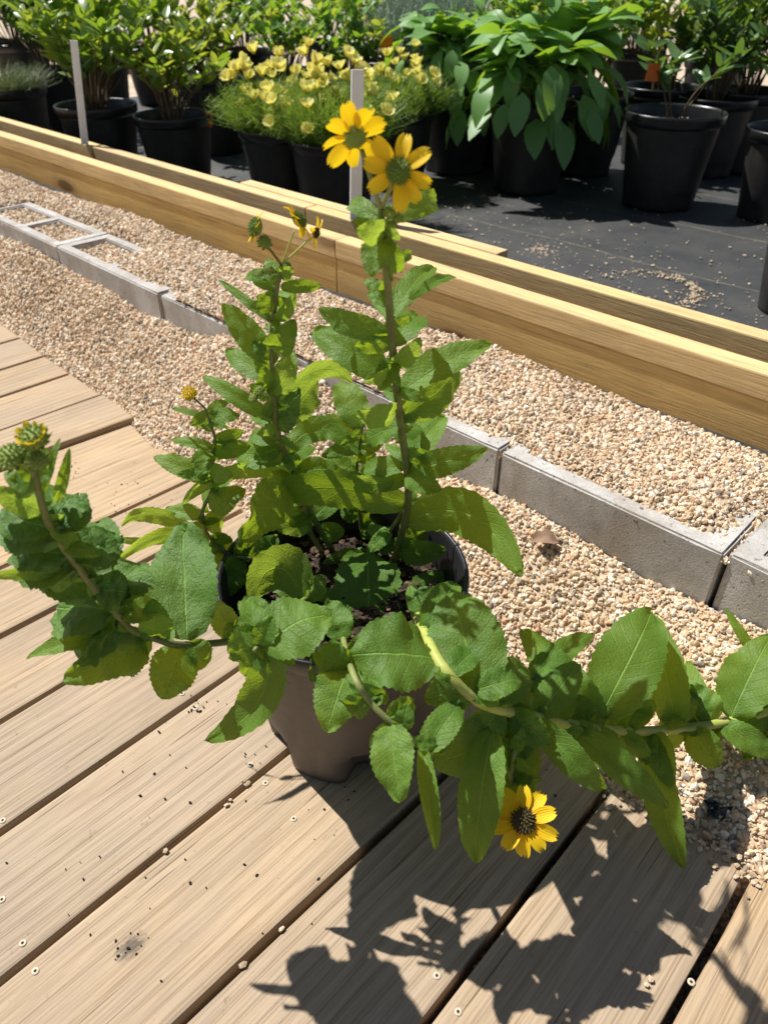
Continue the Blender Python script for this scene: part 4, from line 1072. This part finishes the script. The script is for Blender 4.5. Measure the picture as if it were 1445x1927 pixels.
# side-on and spent blooms of the second stem
sS = STEMS['S'][-1]
f4 = atY(562, 414, .583); stalk(sS, f4 + Vector((-.004, 0, -.008)), .0010, .0008, 'stem_pale'); flower(f4, (.75, .1, .55), .0145, [-70, -40, -10, 20, 50, 80, 120, 160, 220], DISC_G, .0064, seed=4)
f5 = atY(594, 437, .583); stalk(sS, f5 + Vector((-.004, 0, -.004)), .0010, .0008, 'stem_pale'); flower(f5, (.85, -.3, -.1), .013, [-120, -60, 0, 60, 100, 170], DISC_B, .0040, seed=5, pw=.5)
f6 = atY(482, 428, .583); stalk(sS, f6 + Vector((.006, 0, -.012)), .0012, .0010, 'stem_dark'); flower(f6, (-.8, -.1, .35), .013, [0, 60, 120, 180, 240, 300], DISC_G, .0072, seed=6)
f6b = atY(498, 456, .580); flower(f6b, (.2, -.6, .6), .008, [], DISC_L, .0055, seed=16, name='flower_bud')
# bud heads of the left branch and the thin stem
bB = STEMS['B'][-1]
f7 = atY(64, 826, .372); stalk(bB, f7, .0022, .0020, 'stem'); flower(f7, (-.05, -.3, .9), .0135, [i * 40 for i in range(9)], DISC_L, .0090, seed=7, sepals=10, tilt=1.15, pw=.9)
f8 = atY(20, 862, .365); stalk(bB, f8, .0016, .0016, 'stem'); flower(f8, (-.2, -.5, .8), .012, [], DISC_L, .0085, seed=8, sepals=10, name='flower_bud')
f9 = atY(72, 868, .365); flower(f9, (.3, -.5, .7), .010, [], DISC_L, .006, seed=9, sepals=8, name='flower_bud')
bL = STEMS['L'][-1]
f10 = atY(357, 742, .622); stalk(bL, f10, .0010, .0009, 'stem_dark'); flower(f10, (-.1, -.4, .9), .011, [i * 45 for i in range(8)], DISC_Y, .0066, seed=10, sepals=8, tilt=1.0, pw=.5)
for (px, py, y_, r_) in [(505, 508, .580, .0042), (490, 512, .580, .0034), (735, 398, .50, .005), (748, 408, .502, .0042), (738, 420, .502, .0034), (540, 500, .582, .0034), (488, 735, .605, .005), (500, 742, .603, .0045), (478, 748, .603, .0045), (955, 1495, .375, .005), (935, 1500, .378, .004)]:
    P = atY(px, py, y_); flower(P, (random.uniform(-.4, .4), -.5, .8), .01, [], DISC_L, r_, seed=int(px), sepals=7, name='flower_bud')

# ------------------------------------------------------------------ litter on the gravel
P = atZ(1362, 1502, 0.03); t_, n_ = tn(P); P = W(t_, n_, gz(t_, n_) + 0.006)
bm = bmesh.new(); rr = random.Random(2)
bmesh.ops.create_grid(bm, x_segments=6, y_segments=5, size=0.5)
for v in bm.verts:
    x, y = v.co.x, v.co.y
    v.co = Vector((x * .024 * (1 + .4 * y), y * .017, 0.006 * math.sin(x * 9) * math.cos(y * 5) + rr.uniform(-.0012, .0012)))
me = bpy.data.meshes.new('plastic_scrap'); bm.to_mesh(me); bm.free(); me.materials.append(MAT['plastic'])
o = obj('plastic_scrap', me); o.location = P; o.rotation_euler = (.35, .1, -.3)
sm = o.modifiers.new('thick', 'SOLIDIFY'); sm.thickness = 0.0008
tag(o, 'crumpled scrap of shiny black plastic lying on the gravel', 'plastic scrap')
P = atZ(1025, 1022, 0.08); t_, n_ = tn(P); P = W(t_, n_, gz(t_, n_) + 0.006)
for tries in range(3):
    P = atZ(1025, 1022, gz(*tn(P)) + 0.006)
v, f, uv = leaf_geo(Vector((-.016, 0, 0)), Vector((0, .004, .012)), Vector((.017, .004, .002)), .011, Vector((0, -.3, 1)), 6, 4, .25, -.2, .2, .05, 3)
o = obj('dead_leaf', mesh('dead_leaf', v, f, MAT['dead'], smooth=True, uvs=uv)); o.location = P; o.rotation_euler = (0, 0, -.4)
tag(o, 'small curled brown dead leaf on the gravel by the long block', 'dead leaf')

# ------------------------------------------------------------------ nursery stock behind the timbers
def bg_leaf(L, wd, fold, bend, mat, nm='leaf'):
    vs, uv, fs = [], [], []
    nu = 5
    for i in range(nu + 1):
        u = i / nu; w = wd / 2 * math.sin(math.pi * (0.04 + .93 * u) ** .85) ** .8 if 0 < i < nu else wd * .03
        z = bend * L * (u - u * u * 1.35)
        for j, s in enumerate((-1, 0, 1)):
            vs.append((u * L, s * w, z + fold * abs(s) * w)); uv.append((u, j / 2))
    for i in range(nu):
        for j in range(2):
            a = i * 3 + j; fs.append((a, a + 1, a + 4, a + 3))
    return mesh(nm, vs, fs, mat, smooth=True, uvs=uv)
def bgm(name, dark, light, back, trans, tf, rough): return m_leaf(name, dark, light, back, trans, tf, rough, 0.1, False)
M_GLOSSY = bgm('shrub_glossy', (0.064, 0.157, 0.032), (0.179, 0.356, 0.054), (0.19, 0.294, 0.084), (0.469, 0.662, 0.041), 0.30, 0.28)
M_YELLOWG = bgm('shrub_yellow_green', (0.119, 0.206, 0.029), (0.317, 0.396, 0.064), (0.222, 0.301, 0.079), (0.69, 0.773, 0.069), 0.34, 0.32)
M_BROAD = bgm('broad_leaf', (0.076, 0.208, 0.049), (0.164, 0.361, 0.076), (0.198, 0.371, 0.12), (0.414, 0.662, 0.041), 0.36, 0.45)
M_DARK = bgm('shrub_dark', (0.036, 0.096, 0.034), (0.114, 0.227, 0.064), (0.114, 0.205, 0.069), (0.248, 0.414, 0.041), 0.25, 0.25)
M_SILVER = bgm('silver_leaf', (0.24, 0.3, 0.255), (0.39, 0.465, 0.405), (0.33, 0.405, 0.345), (0.276, 0.359, 0.193), 0.15, 0.7)
M_NEEDLE = bgm('needle_leaf', (0.084, 0.168, 0.026), (0.18, 0.3, 0.048), (0.144, 0.24, 0.048), (0.408, 0.576, 0.06), 0.30, 0.5)
M_GREY = bgm('grey_grass', (0.10, 0.13, 0.07), (0.19, 0.22, 0.12), (0.15, 0.18, 0.1), (0.22, 0.28, 0.08), 0.2, 0.6)
M_PURPLE = m_plain('purple_spike', (0.10, 0.07, 0.18), (0.20, 0.15, 0.30), 50, 0.8)
LV = {
    'glossy': [bg_leaf(1, .42, .2, b, m) for b, m in ((.1, M_GLOSSY), (.3, M_GLOSSY), (-.1, M_GLOSSY), (.2, M_YELLOWG))],
    'yellow': [bg_leaf(1, .40, .25, b, m) for b, m in ((.1, M_YELLOWG), (.3, M_YELLOWG), (.1, M_GLOSSY), (.2, M_GLOSSY))],
    'broad': [bg_leaf(1, .50, .12, b, M_BROAD) for b in (.25, .45, .1)],
    'dark': [bg_leaf(1, .36, .2, b, M_DARK) for b in (.1, .3, -.1)],
    'small': [bg_leaf(1, .48, .15, b, m) for b, m in ((.1, M_BROAD), (.3, M_YELLOWG), (.2, M_GLOSSY))],
}
def solve_pot(cx, cy, w):
    """distance and size of a pot whose rim ellipse is seen at (cx, cy) with width w, standing on the fabric"""
    d = ray(cx, cy); best = None
    for i in range(60, 150):
        s = i / 100; P = EYE + d * ((ZF + .235 * s - CAM_H) / d.z)
        e = abs(.258 * s * FPX / depth(P) - w)
        if best is None or e < best[0]: best = (e, s, P)
    return best[1], Vector((best[2].x, best[2].y, ZF + fab_z(*tn(best[2]))))
GRP = 'potted nursery plants on the black fabric'
def pot_base(name, label, cat, loc, s, rz=0.0, group=GRP, hs=1.0):
    root = empty(name, loc, rz); tag(root, label, cat, group)
    p = obj('pot', POT_BG[0], root); p.scale = (s, s, s * hs)
    r_ = obj('rim', POT_BG[1], p)
    q = obj('soil', SOIL_BG, root); q.scale = (s, s, s * hs)
    return root
def orient(P, axis, up, L):
    x = axis.normalized(); z = up - x * up.dot(x)
    if z.length < .02: z = x.orthogonal()
    z.normalize(); y = z.cross(x)
    return Matrix(((x.x * L, y.x * L, z.x * L, P.x), (x.y * L, y.y * L, z.y * L, P.y), (x.z * L, y.z * L, z.z * L, P.z), (0, 0, 0, 1)))
def shrub(root, s, kind, nst, nlf, Ht, Rd, Ll, seed, sp=0.35, droop=0.0, zb=0.46, mat='twig', jit=.5, lean=None):
    """stems fan out of the pot and carry leaves along their upper length; each leaf is its own object"""
    rr = random.Random(seed); z0 = .2 * s; Ht *= 1.12; Rd *= 1.08; Ll *= 1.1; lean = lean or Vector((0, 0, 0))
    parts = []; tips = []
    for i in range(nst):
        a = rr.uniform(0, 6.28); r_ = Rd * math.sqrt(rr.random()); h = Ht * rr.uniform(.62, 1.05) * (1 - .25 * (r_ / Rd) ** 2)
        b = Vector((math.cos(a), math.sin(a), 0))
        p0 = b * (.03 * s * rr.random()) + Vector((0, 0, z0)); p2 = b * r_ + lean + Vector((0, 0, z0 + h)); p1 = b * r_ * .4 + lean * .3 + Vector((rr.uniform(-.02, .02), rr.uniform(-.02, .02), z0 + h * .55))
        C = catmull([p0, p1, p2], 6); tips.append(C)
        parts.append(tube(C, .0035, .0012, 5))
    st = obj('stems', mesh('stems', *join(parts), MAT[mat], smooth=True), root)
    nobj = min(nlf, 290); per = max(1, nlf // nst); cnt = 0; ex = [[], [], []]; proto = LV[kind][0]
    pv = [v.co.copy() for v in proto.vertices]; pf = [tuple(p.vertices) for p in proto.polygons]; puv = [(i // 3 / 5, (i % 3) / 2) for i in range(len(pv))]
    for C in tips:
        for j in range(per):
            f = 1 - (rr.random() ** 1.3) * (1 - sp * .6); f = max(.12, f)
            k = min(len(C) - 1, int(f * (len(C) - 1))); P = C[k].lerp(C[min(k + 1, len(C) - 1)], rr.random())
            a = j * 2.4 + rr.uniform(-.5, .5); t = (C[min(k + 1, len(C) - 1)] - C[max(k - 1, 0)]).normalized()
            ax = Vector((math.cos(a), math.sin(a), rr.uniform(.1, .9) - droop)) + t * .35
            up = Vector((0, 0, 1)) + Vector((rr.gauss(0, jit), rr.gauss(0, jit), rr.gauss(0, jit * .4)))
            Mx = orient(P, ax, up, Ll * rr.uniform(.65, 1.2)); cnt += 1
            if cnt * nobj // nlf != (cnt - 1) * nobj // nlf: obj('leaf', rr.choice(LV[kind]), root, Mx)
            else:
                o_ = len(ex[0]); ex[0] += [Mx @ v for v in pv]; ex[1] += [tuple(i + o_ for i in q) for q in pf]; ex[2] += puv
    if ex[0]:
        fo = obj('foliage', mesh('foliage', ex[0], ex[1], proto.materials[0], smooth=True, uvs=ex[2]), root); tag(fo, kind='stuff')
    return tips
def blades(n, rad, ht, wd, seed, mat, z0, spread=.6, name='foliage', base=.06, arch=.3):
    """a tuft of fine narrow blades as one part"""
    rr = random.Random(seed); vs, fs, uv = [], [], []
    for i in range(n):
        a = rr.uniform(0, 6.28); b = base * math.sqrt(rr.random()); p = Vector((b * math.cos(a), b * math.sin(a), z0))
        a2 = a + rr.gauss(0, .6); r_ = rad * math.sqrt(rr.random()) * spread + .01; h = ht * rr.uniform(.5, 1.05) * (1 - .35 * (r_ / rad) ** 2)
        tip = p + Vector((r_ * math.cos(a2), r_ * math.sin(a2), h)); mid = (p + tip) / 2 + Vector((0, 0, h * .12)) - Vector((math.cos(a2), math.sin(a2), 0)) * r_ * .12
        sd = Vector((-math.sin(a2 + rr.uniform(-1, 1)), math.cos(a2 + rr.uniform(-1, 1)), 0)) * wd
        o = len(vs); vs += [p - sd, p + sd, mid - sd, mid + sd, tip]; uv += [(0, 0), (0, 1), (.5, 0), (.5, 1), (1, .5)]
        fs += [(o, o + 1, o + 3, o + 2), (o + 2, o + 3, o + 4)]
        for q in range(3):                       # side needles
            f = rr.uniform(.35, .95); c = p * (1 - f) ** 2 + mid * 2 * f * (1 - f) + tip * f * f
            d = Vector((rr.uniform(-1, 1), rr.uniform(-1, 1), rr.uniform(.1, 1.2))).normalized() * ht * .16
            e = d.cross(Vector((rr.random(), rr.random(), .3))).normalized() * wd * .9
            o = len(vs); vs += [c - e, c + e, c + d]; uv += [(0, 0), (0, 1), (1, .5)]; fs.append((o, o + 1, o + 2))
    return mesh(name, vs, fs, mat, uvs=uv)
CUP = petal_mesh(1.0, 1.05, -0.35, 0.3, MAT['petal_pale'], 3)
def pale_flower(root, P, r_, rr):
    nrm = Vector((rr.gauss(0, .45), rr.gauss(-.15, .45), 1)).normalized(); M = axes(nrm, Vector((rr.random(), rr.random(), .1)))
    parts = []
    f = obj('flower', DISC_Y, root, Matrix.Translation(P) @ M.to_4x4() @ Matrix.Scale(r_ * .16, 4))
    for k in range(4):
        q = obj('petal', CUP, f); q.matrix_local = Matrix.Rotation(k * math.pi / 2 + .2, 4, 'Z') @ Matrix.Rotation(-rr.uniform(.35, .7), 4, 'Y') @ Matrix.Scale(5.6, 4)
def needle_plant(root, s, seed, Ht, Rd, nfl):
    rr = random.Random(seed)
    o = obj('foliage', blades(1500, Rd * 1.05, Ht * 1.0, .0017, seed, M_NEEDLE, .195 * s, .95, base=.09 * s), root); tag(o, kind='stuff')
    for i in range(nfl):
        a, r_ = rr.uniform(0, 6.28), Rd * 1.12 * math.sqrt(rr.random())
        pale_flower(root, Vector((r_ * math.cos(a), r_ * math.sin(a), .195 * s + Ht * (1.0 - .40 * (r_ / Rd) ** 2) * rr.uniform(.62, 1.40))), .034 * rr.uniform(.7, 1.15), rr)
def tag_part(root, P, rz, mat='orange', w=.02, h=.05):
    me = mesh('plant_tag', *box(-w / 2, w / 2, -.0006, .0006, 0, h), MAT[mat]); o = obj('plant_tag', me, root); o.location = P; o.rotation_euler = (-.2, .1, rz)

# front row, left to right in the photograph
s, L0 = solve_pot(8, 160, 150); r_ = pot_base('grassy_plant', 'low grey-green grassy plant in a black pot beside the tall leafy shrub', 'potted plant', L0, s)
o = obj('foliage', blades(900, .15, .15, .0013, 31, M_GREY, .19 * s, .9, base=.10), r_); tag(o, kind='stuff')
s, L0 = solve_pot(180, 196, 152); r_ = pot_base('leafy_shrub', 'tall dense shrub with bright glossy leaves behind the thin leaning stake', 'potted plant', L0, s)
shrub(r_, s, 'glossy', 40, 620, .40, .25, .062, 41, sp=.75, lean=ND * .09)
s, L0 = solve_pot(325, 214, 148); r_ = pot_base('leafy_shrub', 'yellow-green glossy shrub in a grey-rimmed pot between dense shrub and pale yellow flowers', 'potted plant', L0, s)
shrub(r_, s, 'yellow', 26, 300, .27, .17, .055, 43, sp=.8, lean=ND * .04); tag_part(r_, Vector((.13, -.03, .2 * s)), .4)
s, L0 = solve_pot(528, 236, 160); r_ = pot_base('yellow_flowering_plant', 'fine-leaved plant with pale yellow flowers in the pot beside the orange tag', 'potted plant', L0, s)
needle_plant(r_, s, 51, .20, .17, 38)
s, L0 = solve_pot(628, 258, 172); r_ = pot_base('yellow_flowering_plant', 'fine-leaved plant with pale yellow flowers directly behind the wide white stake', 'potted plant', L0, s)
needle_plant(r_, s, 52, .22, .18, 42)
s, L0 = solve_pot(745, 205, 150); r_ = pot_base('yellow_flowering_plant', 'fine-leaved plant with pale yellow flowers beside the broad-leaved plants', 'potted plant', L0, s)
needle_plant(r_, s, 53, .18, .16, 30)
def broad_plant(root, s, seed, n, Ht, Rd, Ll):
    shrub(root, s, 'broad', 14, n, Ht, Rd, Ll, seed, sp=.8, droop=.75, mat='stem', jit=.35)
    rr = random.Random(seed + 1)
    for i in range(46):                          # lower leaves hang over the rim
        a = rr.uniform(0, 6.28) if i % 3 == 0 else rr.uniform(2.6, 6.4); q = rr.uniform(.10, .20) * s * 1.05; P = Vector((q * math.cos(a), q * math.sin(a), rr.uniform(.20, .36) * s))
        ax = Vector((math.cos(a) * .5, math.sin(a) * .5, -rr.uniform(.35, 1.2)))
        obj('leaf', rr.choice(LV['broad']), root, orient(P, ax, Vector((math.cos(a) + rr.gauss(0, .3), math.sin(a) + rr.gauss(0, .3), .7)), Ll * rr.uniform(.8, 1.25)))
s, L0 = solve_pot(862, 165, 158); r_ = pot_base('broad_leaved_plant', 'broad-leaved green plant with hanging pointed leaves next to the pale yellow flowers', 'potted plant', L0, s)
broad_plant(r_, s, 61, 150, .30, .18, .115)
s, L0 = solve_pot(1005, 190, 170); r_ = pot_base('broad_leaved_plant', 'large broad-leaved plant hiding its black pot, between another like it and the bare-soil pot', 'potted plant', L0, s)
broad_plant(r_, s, 67, 210, .34, .21, .125)
s, L0 = solve_pot(1272, 206, 185); r_ = pot_base('sparse_plant', 'black pot of pale grit with a few drooping leaves and a bare stem', 'potted plant', L0, s)
rr = random.Random(5)
pts = [Vector((.11 * s * math.sqrt(rr.random()) * math.cos(a), .11 * s * math.sqrt(rr.random()) * math.sin(a), .205 * s)) for a in [rr.uniform(0, 6.28) for _ in range(420)]]
o = obj('grit', mesh('grit', *scatter_mesh(pts, .002, .007, 3, .6), MAT['chip']), r_); tag(o, kind='stuff')
shrub(r_, s, 'dark', 5, 60, .26, .15, .07, 71, sp=.9, droop=.3)
s, L0 = solve_pot(1352, 178, 150); r_ = pot_base('leafy_shrub', 'dark narrow-leaved shrub behind the pot of pale grit', 'potted plant', L0, s)
shrub(r_, s, 'dark', 34, 560, .36, .23, .06, 73, sp=.7)
s, L0 = solve_pot(1500, 240, 178); r_ = pot_base('leafy_shrub', 'black potted shrub to the right of the pot of pale grit', 'potted plant', L0, s)
shrub(r_, s, 'dark', 10, 90, .30, .14, .06, 74, sp=.3)
L0 = atZ(1432, 604, ZF); r_ = pot_base('sparse_plant', 'black pot standing close behind the rear timber', 'potted plant', Vector((L0.x + .115, L0.y + .06, ZF)), 1.0)
shrub(r_, 1.0, 'small', 6, 40, .2, .1, .05, 75)
# rows behind
def row(px, py, zrim, s):  # helper: place by the pixel of the rim centre at an assumed rim height
    P = atZ(px, py, zrim); return Vector((P.x, P.y, ZF))
BACK = [(-60, 40, 3.3, 'glossy', .34, .22, .06, 'glossy shrub in the second row behind the grey grassy plant'),
        (110, 60, 3.5, 'dark', .40, .22, .06, 'dark-leaved shrub in the row behind the tall leafy shrub'),
        (400, 60, 3.2, 'yellow', .30, .17, .055, 'yellow-green shrub behind the orange-tagged pot'),
        (545, 40, 3.5, 'small', .30, .21, .045, 'small-leaved green shrub behind the pale yellow flowers'),
        (665, 50, 3.2, 'small', .28, .17, .04, 'bushy small-leaved plant in line with the wide white stake, second row'),
        (735, 40, 3.8, 'yellow', .36, .22, .05, 'yellowish shrub in the back row behind the silver-leaved plant'),
        (960, 50, 3.0, 'small', .42, .22, .05, 'bright green bush behind the large broad-leaved plant'),
        (1110, 60, 2.85, 'small', .40, .20, .05, 'bright green bush behind the bare-soil pot'),
        (1240, 40, 3.0, 'yellow', .40, .20, .05, 'light green shrub with an orange tag behind the pot of pale grit'),
        (1400, 40, 2.9, 'glossy', .42, .22, .055, 'glossy dark shrub in the second row at the end of the fabric'),
        (470, 20, 4.3, 'small', .42, .26, .05, 'small-leaved bush in the far row left of the silver-leaved plant'),
        (200, 20, 3.9, 'yellow', .42, .24, .055, 'yellow-green bush in the third row behind the thin leaning stake'),
        (790, 20, 3.5, 'small', .38, .22, .045, 'fresh green bush between the silver-leaved plant and the yellow flowers'),
        (1040, 20, 3.7, 'glossy', .46, .26, .055, 'glossy bush in the third row behind the large broad-leaved plant'),
        (1330, 20, 3.8, 'small', .46, .26, .05, 'green bush in the third row behind the dark narrow-leaved shrub'),
        (300, 20, 4.4, 'dark', .42, .2, .06, 'dark shrub in the far row, seen between yellow-green leaves'),
        (60, 10, 4.6, 'glossy', .46, .3, .07, 'far row shrub behind the tall leafy shrub'),
        (620, 5, 4.8, 'small', .44, .32, .05, 'far row small-leaved bush behind the yellow flowers'),
        (880, 0, 4.4, 'glossy', .44, .30, .06, 'far row glossy bush behind the broad-leaved plants'),
        (1180, 0, 4.2, 'yellow', .46, .30, .06, 'far row yellow-green bush behind the light green shrub with an orange tag')]
for i, (px, py, dy, kind, ht, rd, ll, lab) in enumerate(BACK):
    dy *= 1.12; P = atY(px, 200, dy); loc = Vector((P.x, dy, ZF if tn((P.x, dy, 0))[1] < 3.3 else ZF))
    r_ = pot_base('leafy_shrub', lab, 'potted plant', loc, 1.2, random.random() * 6)
    shrub(r_, 1.2, kind, 30, 520, ht * 1.05, rd * 1.2, ll, 100 + i, sp=.65)
    spot = {8: (1230, 132, 2.75), 4: (727, 78, 3.3)}.get(i)
    if spot:
        r_.rotation_euler = (0, 0, 0); tag_part(r_, atY(*spot) - loc - Vector((0, 0, .03)), .2, w=.045, h=.05)
P = atY(812, 120, 3.65); r_ = pot_base('silver_plant', 'silver-leaved plant with small purple spikes behind the broad-leaved plants', 'potted plant', Vector((P.x, 3.65, ZF)), 1.15)
o = obj('foliage', blades(2200, .24, .40, .0038, 88, M_SILVER, .23, .9, base=.09), r_); tag(o, kind='stuff')
rr = random.Random(8); parts = []
for i in range(26):
    a, q = rr.uniform(0, 6.28), .16 * math.sqrt(rr.random()); p = Vector((q * math.cos(a), q * math.sin(a), .56 + rr.uniform(0, .08)))
    parts.append(tube([p, p + Vector((0, 0, .015)), p + Vector((rr.uniform(-.01, .01), 0, .035))], .005, .002, 5))
obj('flower_spikes', mesh('flower_spikes', *join(parts), M_PURPLE), r_)
